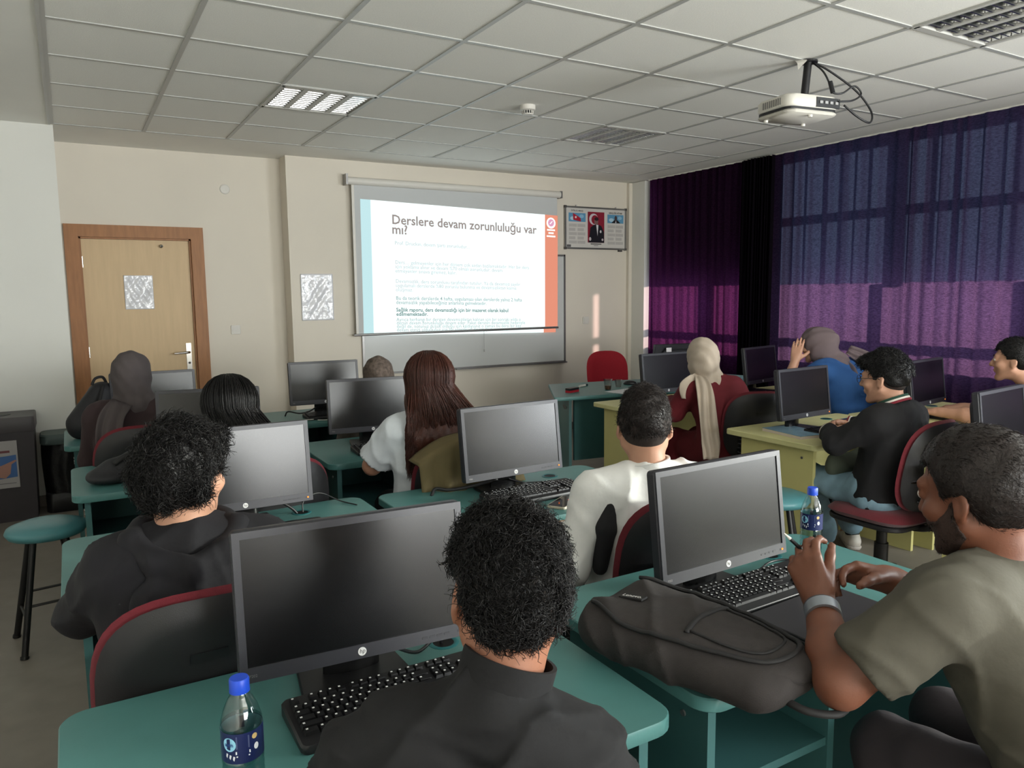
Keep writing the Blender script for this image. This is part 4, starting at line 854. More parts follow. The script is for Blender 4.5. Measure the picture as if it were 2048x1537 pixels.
# ================================================================== PEOPLE: smooth solid modelling on a grid
A3 = lambda *v: np.array(v, float)
class Solid:
    def __init__(s, lo, hi, h):
        s.lo = np.asarray(lo, float); s.h = h; s.n = np.ceil((np.asarray(hi) - s.lo) / h).astype(int) + 1
        s.ax = [(s.lo[k] + h * np.arange(s.n[k])).astype(np.float32) for k in range(3)]
        s.F = np.full(s.n, 0.2, np.float32)
    def sl(s, lo, hi):
        a = np.maximum(0, np.floor((np.asarray(lo) - s.lo) / s.h).astype(int)); b = np.minimum(s.n, np.ceil((np.asarray(hi) - s.lo) / s.h).astype(int) + 1)
        if np.any(b <= a): return None
        return tuple(slice(a[k], b[k]) for k in range(3))
    def co(s, q): return s.ax[0][q[0]][:, None, None], s.ax[1][q[1]][None, :, None], s.ax[2][q[2]][None, None, :]
    def put(s, q, d, k, sub=False):
        a = s.F[q]
        if sub:
            h = np.clip(0.5 - 0.5 * (a + d) / k, 0, 1); s.F[q] = a * (1 - h) - d * h + k * h * (1 - h)
        else:
            h = np.clip(0.5 + 0.5 * (a - d) / k, 0, 1); s.F[q] = a * (1 - h) + d * h - k * h * (1 - h)
    def cone(s, a, b, ra, rb, k=0.02, cap=None, sub=False):
        a, b = np.asarray(a, float), np.asarray(b, float); m = k + 2.5 * s.h
        q = s.sl(np.minimum(a - ra, b - rb) - m, np.maximum(a + ra, b + rb) + m)
        if q is None: return s
        x, y, z = s.co(q); ab = b - a; L = max(ab @ ab, 1e-9); px, py, pz = x - a[0], y - a[1], z - a[2]
        t = np.clip((px * ab[0] + py * ab[1] + pz * ab[2]) / L, 0, 1)
        d = np.sqrt((px - t * ab[0]) ** 2 + (py - t * ab[1]) ** 2 + (pz - t * ab[2]) ** 2) - (ra + (rb - ra) * t)
        for (o, nrm) in (cap or []): d = np.maximum(d, (x - o[0]) * nrm[0] + (y - o[1]) * nrm[1] + (z - o[2]) * nrm[2])
        s.put(q, d.astype(np.float32), k, sub); return s
    def ell(s, c, r, R=None, k=0.02, sub=False):
        c = np.asarray(c, float); r = np.asarray(r, float); R = np.eye(3) if R is None else R
        e = np.sqrt(((R * r) ** 2).sum(1)); m = k + 2.5 * s.h; q = s.sl(c - e - m, c + e + m)
        if q is None: return s
        x, y, z = s.co(q); x, y, z = x - c[0], y - c[1], z - c[2]
        l = [x * R[0, i] + y * R[1, i] + z * R[2, i] for i in range(3)]
        k0 = np.sqrt(sum((l[i] / r[i]) ** 2 for i in range(3))); k1 = np.sqrt(sum((l[i] / r[i] ** 2) ** 2 for i in range(3))) + 1e-6
        s.put(q, (k0 * (k0 - 1) / k1).astype(np.float32), k, sub); return s
    def near(s, w=0.035):
        i = np.nonzero(np.abs(s.F) < w); return i, s.ax[0][i[0]], s.ax[1][i[1]], s.ax[2][i[2]]
    def disp(s, fn, w=0.03):
        i, x, y, z = s.near(w); s.F[i] -= fn(x, y, z).astype(np.float32); return s
    def clip(s, fn):
        q = tuple(slice(0, n) for n in s.n); x, y, z = s.co(q); s.F = np.maximum(s.F, fn(x, y, z).astype(np.float32)); return s
    def arrays(s):
        F = s.F; S_ = F < 0; n = s.n
        c = sum(S_[i:n[0] - 1 + i, j:n[1] - 1 + j, k:n[2] - 1 + k].astype(np.int8) for i in (0, 1) for j in (0, 1) for k in (0, 1))
        act = np.nonzero((c > 0) & (c < 8)); I = np.stack(act, 1); m = len(I)
        cid = np.full(n - 1, -1, np.int32); cid[act] = np.arange(m)
        cor = [(i, j, k) for i in (0, 1) for j in (0, 1) for k in (0, 1)]
        V = np.stack([F[I[:, 0] + a, I[:, 1] + b, I[:, 2] + d] for a, b, d in cor], 1)
        acc = np.zeros((m, 3)); cnt = np.zeros(m)
        for p in range(8):
            for q in range(p + 1, 8):
                if sum(abs(cor[p][t] - cor[q][t]) for t in range(3)) != 1: continue
                ms = (V[:, p] < 0) != (V[:, q] < 0); t = V[:, p] / np.where(ms, V[:, p] - V[:, q], 1)
                pt = np.array(cor[p]) + t[:, None] * (np.array(cor[q]) - np.array(cor[p])); acc += np.where(ms[:, None], pt, 0); cnt += ms
        P = s.lo + s.h * (I + acc / cnt[:, None])
        fs = []
        for ax in range(3):
            A = [slice(None)] * 3; B = [slice(None)] * 3; A[ax] = slice(0, n[ax] - 1); B[ax] = slice(1, n[ax])
            ch = S_[tuple(A)] != S_[tuple(B)]; E = np.stack(np.nonzero(ch), 1); o = [k for k in range(3) if k != ax]
            E = E[(E[:, o[0]] > 0) & (E[:, o[1]] > 0) & (E[:, o[0]] < n[o[0]] - 1) & (E[:, o[1]] < n[o[1]] - 1)]
            ins = S_[E[:, 0], E[:, 1], E[:, 2]]
            def cell(d0, d1): C = E.copy(); C[:, o[0]] -= d0; C[:, o[1]] -= d1; return cid[C[:, 0], C[:, 1], C[:, 2]]
            Q = np.stack([cell(1, 1), cell(0, 1), cell(0, 0), cell(1, 0)], 1); flip = ins if ax != 1 else ~ins
            Q[~flip] = Q[~flip][:, ::-1]; fs.append(Q)
        Fq = np.concatenate(fs); Fq = Fq[(Fq >= 0).all(1)]
        return P, Fq
    def build(s, name, m, parent=None, origin=(0, 0, 0)):
        P, Q = s.arrays(); return np_obj(name, P - np.asarray(origin), Q, m, parent), P, Q
def np_obj(name, P, Q, m, parent=None):
    me = bpy.data.meshes.new(name); me.vertices.add(len(P)); me.vertices.foreach_set('co', np.ascontiguousarray(P, np.float32).ravel())
    k = Q.shape[1]; me.loops.add(Q.size); me.loops.foreach_set('vertex_index', np.ascontiguousarray(Q, np.int32).ravel())
    me.polygons.add(len(Q)); me.polygons.foreach_set('loop_start', np.arange(0, Q.size, k, dtype=np.int32)); me.polygons.foreach_set('use_smooth', np.ones(len(Q), bool))
    me.update(calc_edges=True); me.validate()
    for q in (m if isinstance(m, (list, tuple)) else [m]): me.materials.append(q)
    return link(name, me, parent)
def vnormals(P, Q):
    n = np.zeros_like(P); a = np.cross(P[Q[:, 2]] - P[Q[:, 0]], P[Q[:, 3]] - P[Q[:, 1]])
    for k in range(4): np.add.at(n, Q[:, k], a)
    return n / (np.linalg.norm(n, axis=1)[:, None] + 1e-12)
def strands(paths, rad, sides=3, ref=None):
    """paths (N, S, 3), rad (N, S): one array of slim tubes"""
    N, S_, _ = paths.shape; T = np.gradient(paths, axis=1); T /= np.linalg.norm(T, axis=2)[..., None] + 1e-9
    up = np.where(np.abs(T[..., 2:3]) < 0.85, A3(0, 0, 1), A3(1, 0, 0)) if ref is None else np.broadcast_to(ref[:, None, :], T.shape); a = np.cross(T, up); a /= np.linalg.norm(a, axis=2)[..., None] + 1e-9; b = np.cross(T, a)
    V = np.stack([paths + rad[..., None] * (math.cos(t) * a + math.sin(t) * b) for t in np.arange(sides) * 2 * PI / sides], 2)
    base = (np.arange(N) * S_ * sides)[:, None, None] + (np.arange(S_ - 1) * sides)[None, :, None] + np.arange(sides)[None, None, :]
    nx = (np.arange(N) * S_ * sides)[:, None, None] + (np.arange(S_ - 1) * sides)[None, :, None] + ((np.arange(sides) + 1) % sides)[None, None, :]
    Q = np.stack([base, nx, nx + sides, base + sides], -1).reshape(-1, 4)
    return V.reshape(-1, 3), Q
def hair_mat(name, rgb, rough=0.38, var=0.25):
    return mat(name, rgb, rough, var=var, vscale=40, spec=0.35, bump=0.5, bscale=160, bdist=0.004)
def tufts(name, P, Q, R, N, length, curl, fall, m, parent, origin, rad=0.0016, seed=0, rnd=0.5, lift=0.35, mask=None):
    r = np.random.default_rng(seed); nv = vnormals(P, Q); ix = np.arange(len(P))
    if mask is not None: ix = ix[mask(P)]
    ix = r.choice(ix, N); p = P[ix] - nv[ix] * 0.003; n = nv[ix]
    fl = np.asarray(fall)[None] + r.normal(0, rnd, (N, 3)); fl -= n * (fl * n).sum(1)[:, None]; fl /= np.linalg.norm(fl, axis=1)[:, None] + 1e-9
    L = length * r.uniform(0.5, 1.25, N); S_ = 6; t = np.linspace(0, 1, S_); ph = r.uniform(0, 6.28, N); side = np.cross(n, fl); cu = curl * r.uniform(0.4, 1.4, N)
    path = p[:, None] + n[:, None] * (lift * L[:, None] * np.sin(t * 1.9))[..., None] + fl[:, None] * (L[:, None] * t)[..., None] \
        + (side[:, None] * (np.sin(t[None] * 7 + ph[:, None]) * cu[:, None] * t)[..., None] + n[:, None] * (np.cos(t[None] * 7 + ph[:, None]) * cu[:, None] * 0.7 * t)[..., None])
    rd = rad * (1 - 0.75 * t)[None] * r.uniform(0.7, 1.4, N)[:, None]
    V, F = strands(path, rd, 3, side + 0.01); o = np_obj(name, V - np.asarray(origin), F, m, parent); o['kind'] = 'stuff'; return o

# ---- head: frame R (columns right, forward, up), centre C, scale s
def eul(yaw=0, pitch=0, roll=0): return rotm(0, 0, math.radians(yaw)) @ rotm(math.radians(pitch)) @ rotm(0, math.radians(roll))
def head_solid(S_, C, R, s=1.0, nose=1.0):
    L = lambda x, y, z: C + s * (R @ A3(x, y, z))
    E = lambda c, r, k=0.012, sub=False, RR=None: S_.ell(L(*c), np.array(r) * s, R if RR is None else R @ RR, k, sub)
    E((0, -0.012, 0.035), (0.076, 0.096, 0.086)); E((0, -0.03, 0.02), (0.074, 0.078, 0.08), 0.02); E((0, 0.030, -0.030), (0.060, 0.064, 0.078), 0.02)
    for q in (-1, 1):
        S_.cone(L(q * 0.055, 0.0, -0.050), L(q * 0.018, 0.068, -0.098), 0.022 * s, 0.016 * s, 0.022); E((q * 0.043, 0.060, -0.022), (0.022, 0.026, 0.022), 0.016)
    S_.cone(L(-0.035, 0.078, 0.030), L(0.035, 0.078, 0.030), 0.014 * s, 0.014 * s, 0.014); S_.cone(L(0, 0.066, -0.098), L(0, 0.074, -0.100), 0.020 * s, 0.018 * s, 0.015)
    for q in (-1, 1): E((q * 0.031, 0.097, 0.010), (0.015, 0.012, 0.010), 0.008, True); E((q * 0.031, 0.083, 0.010), (0.0135, 0.0125, 0.0125), 0.004)
    S_.cone(L(0, 0.090, 0.018), L(0, 0.106 * (0.5 + 0.5 * nose), -0.020), 0.008 * s, 0.011 * s, 0.010); E((0, 0.108, -0.024), (0.0105, 0.011, 0.0095), 0.006)
    for q in (-1, 1): E((q * 0.012, 0.096, -0.027), (0.008, 0.010, 0.007), 0.006)
    E((0, 0.090, -0.052), (0.022, 0.010, 0.0055), 0.006); E((0, 0.088, -0.063), (0.019, 0.010, 0.006), 0.005); S_.cone(L(-0.02, 0.099, -0.0575), L(0.02, 0.099, -0.0575), 0.0016, 0.0016, 0.004, sub=True)
    for q in (-1, 1):
        RR = rotm(0, math.radians(q * -10), math.radians(q * 22)); E((q * 0.079, -0.010, -0.006), (0.0085, 0.019, 0.031), 0.006, RR=RR); E((q * 0.078, -0.004, -0.030), (0.006, 0.010, 0.010), 0.008)
        E((q * 0.090, -0.006, -0.004), (0.008, 0.011, 0.019), 0.005, True, RR)
    return L
def neck_solid(S_, L, nb, s=1.0, r=0.055): S_.cone(L(0, -0.022, -0.055), nb, r * s, (r + 0.006) * s, 0.03)
def hair_cap(C, R, s, h, thick_top, thick_side, line, extra=None):
    """short hair: scalp shell grown outwards above a hairline given as (y, z) pairs in the head frame"""
    e = 0.17 * s + thick_top; H = Solid(C - e, C + e, h)
    H.ell(C + s * (R @ A3(0, -0.013, 0.037)), np.array((0.076 + thick_side, 0.096 + 0.5 * (thick_side + thick_top), 0.086 + thick_top)) * s, R, 0.01)
    H.ell(C + s * (R @ A3(0, -0.034, 0.012)), np.array((0.074 + thick_side, 0.077 + thick_side, 0.085)) * s, R, 0.02)
    if extra: extra(H)
    ys, zs = [p[0] for p in line], [p[1] for p in line]
    def cut(x, y, z):
        x, y, z = (x - C[0]) / s, (y - C[1]) / s, (z - C[2]) / s
        lx = x * R[0, 0] + y * R[1, 0] + z * R[2, 0]; ly = x * R[0, 1] + y * R[1, 1] + z * R[2, 1]; lz = x * R[0, 2] + y * R[1, 2] + z * R[2, 2]
        d = np.interp(ly, ys, zs) - lz + np.where(ly > 0.03, 0.25 * np.abs(lx), 0); return 0.8 * s * d
    H.clip(cut); return H
def creases(amp, f, seed):
    r = np.random.default_rng(seed); D = r.normal(0, 1, (6, 3)) * A3(1, 1, 0.75); D /= np.linalg.norm(D, axis=1)[:, None]; p = r.uniform(0, 6.28, 6)
    def fn(x, y, z):
        q = [D[i, 0] * x + D[i, 1] * y + D[i, 2] * z for i in range(6)]; m = 0.5 + 0.5 * np.sin(q[5] * f * 0.33 + p[5]); v = 0
        for i in (0, 1, 2): v = v + (1 - np.abs(np.sin(q[i] * f * (0.55 + 0.2 * i) + 1.7 * np.sin(q[3] * f * 0.31 + p[i]) + 0.8 * np.sin(q[4] * f * 0.7) + p[i + 3]))) ** 2.5 * (m if i % 2 else 1 - 0.6 * m)
        return amp * (v - 0.5)
    return fn
def waves(amp, f, seed):
    r = np.random.default_rng(seed); D = r.normal(0, 1, (5, 3)); D /= np.linalg.norm(D, axis=1)[:, None]; p = r.uniform(0, 6.28, 5)
    def fn(x, y, z):
        q = [D[i, 0] * x + D[i, 1] * y + D[i, 2] * z for i in range(5)]
        w = np.sin(q[3] * f * 0.6 + p[3]) * 1.3; return amp * (np.sin(q[0] * f + w + p[0]) + 0.7 * np.sin(q[1] * f * 1.6 + 1.4 * np.sin(q[4] * f * 0.8) + p[1]) + 0.4 * np.sin(q[2] * f * 2.9 + w + p[2]))
    return fn

# ---- body pose in world space
def pose(hx, hy, yaw, top, lean, side=0.0, head=None, sw=0.185, headyaw=0, headpitch=0, headroll=0, hfwd=0.05, thigh=0.43, bodyroll=0.0):
    R = rotm(0, 0, math.radians(yaw)); B = A3(hx, hy, 0); W_ = lambda x, y, z: B + R @ A3(x, y, z)
    J = {'R': R, 'W': W_, 'B': B}; nz = top - 0.262
    J['pel'] = W_(0, 0, 0.56); J['neck'] = W_(side, lean, nz); J['chest'] = W_(side * 0.6, lean * 0.62 - 0.015, 0.56 + (nz - 0.56) * 0.62)
    J['hc'] = W_(side, lean + hfwd, top - 0.122) if head is None else np.asarray(head, float)
    J['HR'] = eul(yaw + headyaw, headpitch, headroll); J['hs'] = 1.0
    for q, n in ((-1, 'L'), (1, 'R')):
        J['sh' + n] = W_(side + q * sw, lean - 0.01, nz - 0.055 + q * bodyroll); J['hip' + n] = W_(q * 0.085, 0.02, 0.54); J['kn' + n] = W_(q * 0.11, thigh, 0.51)
        J['an' + n] = W_(q * 0.11, thigh - 0.03, 0.10); J['toe' + n] = W_(q * 0.12, thigh + 0.12, 0.045)
        J['el' + n] = W_(side + q * (sw + 0.05), lean + 0.10, nz - 0.29); J['wr' + n] = W_(side + q * 0.10, lean + 0.32, 0.80)
        J['hd' + n] = R @ A3(-q * 0.25, 1.0, -0.05); J['hn' + n] = A3(0, 0, -1)
    return J
def torso(S_, J, g, fat=1.0, arms=None, sleeve=1.0, slv=0.012, hem=None):
    r = J['R']; X = r @ A3(1, 0, 0); Y = r @ A3(0, 1, 0); f = fat
    for q, n in ((-1, 'L'), (1, 'R')):
        pe, ch = J['pel'] + X * q * 0.075 * f, J['chest'] + X * q * 0.072 * f
        S_.cone(pe, ch, 0.108 * f + g, 0.104 * f + g, 0.05); mid = J['sh' + n] * 0.62 + J['neck'] * 0.38 - A3(0, 0, 0.035)
        S_.cone(ch, mid, 0.104 * f + g, 0.078 * f + g, 0.05); S_.cone(J['neck'] - A3(0, 0, 0.025) - Y * 0.012, J['sh' + n] + A3(0, 0, -0.002), 0.052 + g, 0.050 * f + g, 0.04)
        a, b, w = J['sh' + n], J['el' + n], J['wr' + n]
        if arms == 'long':
            S_.cone(a, b, 0.054 * f + g, 0.043 * f + g, 0.03); S_.cone(b, b + (w - b) * sleeve, 0.043 * f + g, 0.030 + g + 0.004, 0.02, [(b + (w - b) * sleeve, (w - b) / np.linalg.norm(w - b))])
        elif arms == 'short':
            e = a + (b - a) * sleeve; S_.cone(a, e, 0.056 * f + g, 0.052 * f + g + slv, 0.025, [(e, (b - a) / np.linalg.norm(b - a))])
    S_.ell(J['pel'] * 0.5 + J['chest'] * 0.5 + Y * 0.05, A3(0.10, 0.075, 0.15) * f + g, r, 0.05)
def legs(S_, J, g, hem=1.0):
    for n in 'LR':
        S_.cone(J['hip' + n], J['kn' + n], 0.078 + g, 0.058 + g, 0.04); e = J['kn' + n] + (J['an' + n] - J['kn' + n]) * hem; S_.cone(J['kn' + n], e, 0.056 + g, 0.038 + g + (0.012 if g > 0 else 0), 0.03, [(e, (J['an' + n] - J['kn' + n]) / np.linalg.norm(J['an' + n] - J['kn' + n]))] if g > 0 else None)
    S_.cone(J['hipL'] + A3(0, 0, 0.02), J['hipR'] + A3(0, 0, 0.02), 0.10 + g, 0.10 + g, 0.04)
def hand(S_, w, d, n, q, curl=0.35, s=1.0, curls=None, thumb=(0.62, 0.62, 0.45), tcurl=0.25):
    d = np.asarray(d, float); d /= np.linalg.norm(d); n = np.asarray(n, float); n = n - d * (n @ d); n /= np.linalg.norm(n); th = np.cross(d, n) * q
    pt = lambda a, b, c: w + s * (d * a + th * b + n * c)
    S_.cone(pt(-0.02, 0, 0), pt(0.02, 0, 0), 0.026 * s, 0.024 * s, 0.015)
    base = [(0.088, 0.030), (0.093, 0.010), (0.088, -0.011), (0.078, -0.030)]; ln = [0.072, 0.080, 0.074, 0.058]
    for k, (a, b) in enumerate(base):
        S_.cone(pt(0.012, b * 0.55, 0.0), pt(a, b, -0.002), 0.0175 * s, 0.0120 * s, 0.012)
    S_.ell(pt(0.045, 0.0, 0.006), A3(0.040, 0.034, 0.014) * s, np.stack([d, th, n], 1), 0.012)
    for k, (a, b) in enumerate(base):
        p = pt(a, b, -0.002); ang = 0.0; c = (curls[k] if curls else curl); sp = 0.10 * (1.2 - k * 0.8)
        for j, fr in enumerate((0.46, 0.30, 0.24)):
            ang += c * (0.9 if j == 0 else 1.15); v = d * math.cos(ang) + n * math.sin(ang) + th * sp * (0.4 if j else 0.5); v /= np.linalg.norm(v)
            p2 = p + v * ln[k] * fr * s; S_.cone(p, p2, (0.0096 - 0.0009 * j) * s, (0.0088 - 0.0009 * j) * s, 0.004); p = p2
    p = pt(0.022, 0.026, 0.006); v = d * thumb[0] + th * thumb[1] + n * thumb[2]; v /= np.linalg.norm(v)
    for j, l in enumerate((0.044, 0.034, 0.028)):
        p2 = p + v * l * s; S_.cone(p, p2, (0.0145 - 0.002 * j) * s, (0.0125 - 0.002 * j) * s, 0.007); p = p2
        v = v + (d * 0.5 - th * 0.6) * tcurl + n * 0.12; v /= np.linalg.norm(v)
def bounds(J, m=0.16):
    P = np.array([J[k] for k in J if isinstance(J[k], np.ndarray) and J[k].shape == (3,) and k[:2] not in ('hd', 'hn', 'B')]); return P.min(0) - m, P.max(0) + m
SHOE = {}
def person(label, J, skin, h, bare=('L', 'R'), fat=1.0, nose=1.0, hands=None, skinarm=True, name='person', base_z=0.0):
    """the body: one closed skin from head to feet; clothes and hair are added as its children"""
    lo, hi = bounds(J); B = Solid(lo, hi, h); L = head_solid(B, J['hc'], J['HR'], J['hs'], nose); neck_solid(B, L, J['neck'] - A3(0, 0, 0.03), J['hs'])
    torso(B, J, -0.012, fat * 0.95)
    for q, n in ((-1, 'L'), (1, 'R')):
        a, b, w = J['sh' + n], J['el' + n], J['wr' + n]; f = fat
        B.cone(a, b, 0.050 * f, 0.040 * f, 0.03); B.cone(b, b + (w - b) * 0.35, 0.041 * f, 0.043 * f, 0.02); B.cone(b + (w - b) * 0.35, w, 0.043 * f, 0.027 * f, 0.02)
        hand(B, w, J['hd' + n], J['hn' + n], q, **((hands or {}).get(n, {})))
    legs(B, J, -0.012)
    for n in 'LR': B.cone(J['an' + n], J['toe' + n], 0.034, 0.030, 0.02)
    o = A3(J['B'][0], J['B'][1], base_z); body, P, Q = B.build(name, skin, None, o); body.location = o; tag(body, label, 'person')
    return body, L, o
def garment(name, S_, m, body, o): ob, P, Q = S_.build(name, m, body, o); return ob
def trousers(J, m, body, o, h=0.012, hem=0.93, seed=0, g=0.012, amp=0.0022):
    lo, hi = bounds(J); G = Solid(lo, A3(hi[0], hi[1], 0.80), h); legs(G, J, g, hem)
    G.cone(J['pel'] - J['R'] @ A3(0.06, 0, 0.02), J['pel'] + J['R'] @ A3(0.06, 0, -0.02), 0.118, 0.118, 0.04); G.disp(waves(amp, 38, seed)); return garment('trousers', G, m, body, o)
def shoes(J, m, sole, body, o, h=0.007, socks=None):
    for n in 'LR':
        a, t = J['an' + n], J['toe' + n]; d = t - a; d[2] = 0; d /= np.linalg.norm(d); f = A3(a[0], a[1], 0)
        G = Solid(np.minimum(a, t) - 0.14, np.maximum(a, t) + 0.14, h); G.cone(f - d * 0.035 + A3(0, 0, 0.048), f + d * 0.06 + A3(0, 0, 0.045), 0.042, 0.042, 0.02); G.cone(f + d * 0.06 + A3(0, 0, 0.045), f + d * 0.165 + A3(0, 0, 0.035), 0.044, 0.030, 0.02)
        G.cone(f + A3(0, 0, 0.06), f + A3(0, 0, 0.098), 0.040, 0.037, 0.02); G.clip(lambda x, y, z: 0.02 - z + 0 * x + 0 * y); sh = garment('shoe', G, m, body, o)
        G = Solid(np.minimum(a, t) - 0.14, A3(*(np.maximum(a, t)[:2] + 0.14), 0.04), h); G.cone(f - d * 0.035 + A3(0, 0, 0.03), f + d * 0.16 + A3(0, 0, 0.03), 0.047, 0.040, 0.02); G.clip(lambda x, y, z: np.maximum(z - 0.024, 0.001 - z) + 0 * x + 0 * y); garment('sole', G, sole, sh, o)
        if socks:
            b = MB().tube([a + A3(0, 0, -0.01), a + (J['kn' + n] - a) * 0.35], [0.042, 0.046], 16); b.v = [np.concatenate(b.v) - o]; b.build('sock', socks, body, 60)
def ringband(name, c, ax, r, w, th, m, body, o, n=32, ell=1.0):
    ax = np.asarray(ax, float); ax /= np.linalg.norm(ax); R = np.array(Vector(ax).to_track_quat('Z', 'Y').to_matrix())
    b = MB(); b.lathe([(r, -w / 2), (r + th, -w / 2), (r + th, w / 2), (r, w / 2), (r, -w / 2)], n); v = np.concatenate(b.v); v[:, 1] *= ell; b.v = [v @ R.T + np.asarray(c) - o]; b.f = b.f[:-2]; b.m = b.m[:-2]
    return b.build(name, m, body, 50)
def eyes(L, R, body, o, s=1.0):
    for q in (-1, 1):
        b = MB(); b.lathe([(0, -0.0118), (0.006, -0.0102), (0.0102, -0.006), (0.0118, 0), (0.0102, 0.006), (0.006, 0.0102), (0, 0.0118)], 16, R @ rotm(-PI / 2), L(q * 0.031, 0.0845, 0.010) - o); e = b.build('eye', mat('eye_white', (205, 198, 190), 0.25), body, 180)
        b = MB(); b.lathe([(0, 0.0008), (0.0052, 0.0)], 14, R @ rotm(-PI / 2), L(q * 0.031, 0.0965, 0.010) - o); b.build('iris', mat('iris_brown', (40, 26, 20), 0.2), e)
def brow(L, body, o, m):
    for q in (-1, 1):
        pts = [L(q * x, 0.0995 - 0.16 * abs(x - 0.02), 0.030 + 0.12 * (x - 0.012) - 2.6 * (x - 0.03) ** 2) - o for x in (0.012, 0.022, 0.033, 0.044, 0.050)]
        MB().tube(pts, [0.0022, 0.0036, 0.0036, 0.0028, 0.0012], 6).build('eyebrow', m, body, 180)
SK_a = mat('skin_tan', (142, 96, 74), 0.5, sss=0.05, var=0.06, vscale=18, bump=0.12, bscale=300)
SK_b = mat('skin_light', (186, 140, 116), 0.5, sss=0.05, var=0.05, vscale=18, bump=0.1, bscale=300)
SK_c = mat('skin_brown', (110, 68, 50), 0.5, sss=0.05, var=0.06, vscale=18, bump=0.12, bscale=300)
HL_fade = [(-0.13, -0.085), (-0.06, -0.072), (-0.025, -0.045), (-0.02, 0.012), (0.03, 0.012), (0.045, 0.03), (0.06, 0.058), (0.12, 0.07)]

def beard(J, body, o, h=0.005, grow=0.004, m=None, strand=None, N=1500):
    C, R_ = J['hc'], J['HR']; B = Solid(C - 0.15, C + 0.15, h); head_solid(B, C, R_, J['hs']); B.F -= grow
    def cut(x, y, z):
        x, y, z = x - C[0], y - C[1], z - C[2]; l = [x * R_[0, i] + y * R_[1, i] + z * R_[2, i] for i in range(3)]
        zl = np.interp(l[1], [-0.01, 0.012, 0.03, 0.055, 0.08, 0.12], [0.0, 0.0, -0.022, -0.042, -0.040, -0.034]); d = np.maximum(l[2] - zl, 0.008 - l[1] - np.maximum(0, -0.035 - l[2]) * 0.4)
        lip = np.sqrt((l[0] / 0.021) ** 2 + ((l[2] + 0.0575) / 0.0095) ** 2) - 1; d = np.maximum(d, np.where(l[1] > 0.07, -lip * 0.01, -1)); return np.maximum(d, -0.112 - l[2])
    B.clip(cut); P, Q = B.arrays(); b = np_obj('beard', P - o, Q, m, body)
    if strand: tufts('beard_strands', P, Q, None, N, 0.009, 0.0008, tuple(R_ @ A3(0, 0.25, -0.7)), strand, b, o, 0.0008, 4, 0.4, 0.25)
    return b
# ------------------------------------------------------------------ the people in the room
H_blk = hair_mat('hair_black', (15, 13, 13)); H_dbr = hair_mat('hair_dark_brown', (27, 20, 18), 0.45); H_br = hair_mat('hair_brown', (66, 36, 28), 0.36); H_fade = mat('hair_clipped', (44, 36, 33), 0.7, var=0.2, vscale=200, bump=0.3, bscale=500)
def cloth(name, rgb, rough=0.85, b=0.25): return mat(name, rgb, rough, var=0.07, vscale=12, bump=b, bscale=26, bdist=0.008)
T_black = cloth('trouser_black', (20, 20, 23)); T_grey = cloth('trouser_grey', (56, 50, 54)); T_jean = mat('denim_blue', (118, 146, 160), 0.85, var=0.16, vscale=20, bump=0.25, bscale=60)
SH_w = mat('shoe_white', (196, 190, 180), 0.5); SH_b = mat('shoe_black', (26, 26, 28), 0.5); SOLE = mat('shoe_sole', (170, 164, 156), 0.6)

# --- person in the black shirt, nearest, seen from behind
J = pose(0.385, 0.68, -26, 1.235, 0.25, 0.0, head=(0.540, 0.940, 1.106), headyaw=8, headpitch=-12, sw=0.168)
J['neck'] = A3(0.492, 0.905, 0.985); J['chest'] = A3(0.42, 0.82, 0.78)
J['shL'] = A3(0.320, 1.000, 0.872); J['shR'] = A3(0.598, 0.835, 0.872); J['elL'] = A3(0.235, 0.93, 0.66); J['wrL'] = A3(0.46, 0.95, 0.64); J['elR'] = A3(0.70, 0.78, 0.68); J['wrR'] = A3(0.56, 0.90, 0.64)
body, L, o = person('person in a black shirt with curly black hair, seen from behind at the nearest desk', J, SK_a, 0.006, fat=0.98)
lo, hi = bounds(J); G = Solid(A3(lo[0], lo[1], 0.5), hi, 0.007); torso(G, J, 0.012, 1.0, 'long', 0.92); G.disp(creases(0.011, 32, 4)); garment('shirt', G, cloth('shirt_black', (11, 11, 13)), body, o)
ringband('shirt_collar', J['neck'] * 0.42 + L(0, -0.022, -0.055) * 0.58 - A3(0, 0.004, 0.022), L(0, -0.022, -0.055) - J['neck'] + A3(0, 0, 0.03), 0.064, 0.046, 0.006, MATS['shirt_black'], body, o)
H = hair_cap(J['hc'], J['HR'], 1.0, 0.005, 0.014, 0.007, [(-0.13, -0.070), (-0.075, -0.066), (-0.055, -0.03), (-0.045, 0.034), (0.03, 0.034), (0.045, 0.045), (0.06, 0.06), (0.12, 0.07)]); H.disp(waves(0.0032, 85, 8), 0.02); P, Q = H.arrays()
ho = np_obj('hair', P - o, Q, H_blk, body); tufts('curls', P, Q, None, 13000, 0.026, 0.0062, (0.1, -0.3, -0.5), H_blk, ho, o, 0.0010, 1, 0.8, 0.26, lambda P: ~((np.abs((P - J['hc']) @ J['HR'][:, 0]) > 0.055) & ((P - J['hc']) @ J['HR'][:, 2] < 0.05) & ((P - J['hc']) @ J['HR'][:, 1] > -0.06)))
H = hair_cap(J['hc'], J['HR'], 1.0, 0.006, 0.004, 0.0035, [(-0.13, -0.105), (-0.07, -0.100), (-0.04, -0.07), (-0.035, 0.022), (0.004, 0.022), (0.008, -0.01), (0.03, -0.01), (0.05, 0.04), (0.12, 0.07)]); P, Q = H.arrays(); fo = np_obj('clipped_hair', P - o, Q, H_fade, body)
trousers(J, T_black, body, o); shoes(J, SH_b, SOLE, body, o)

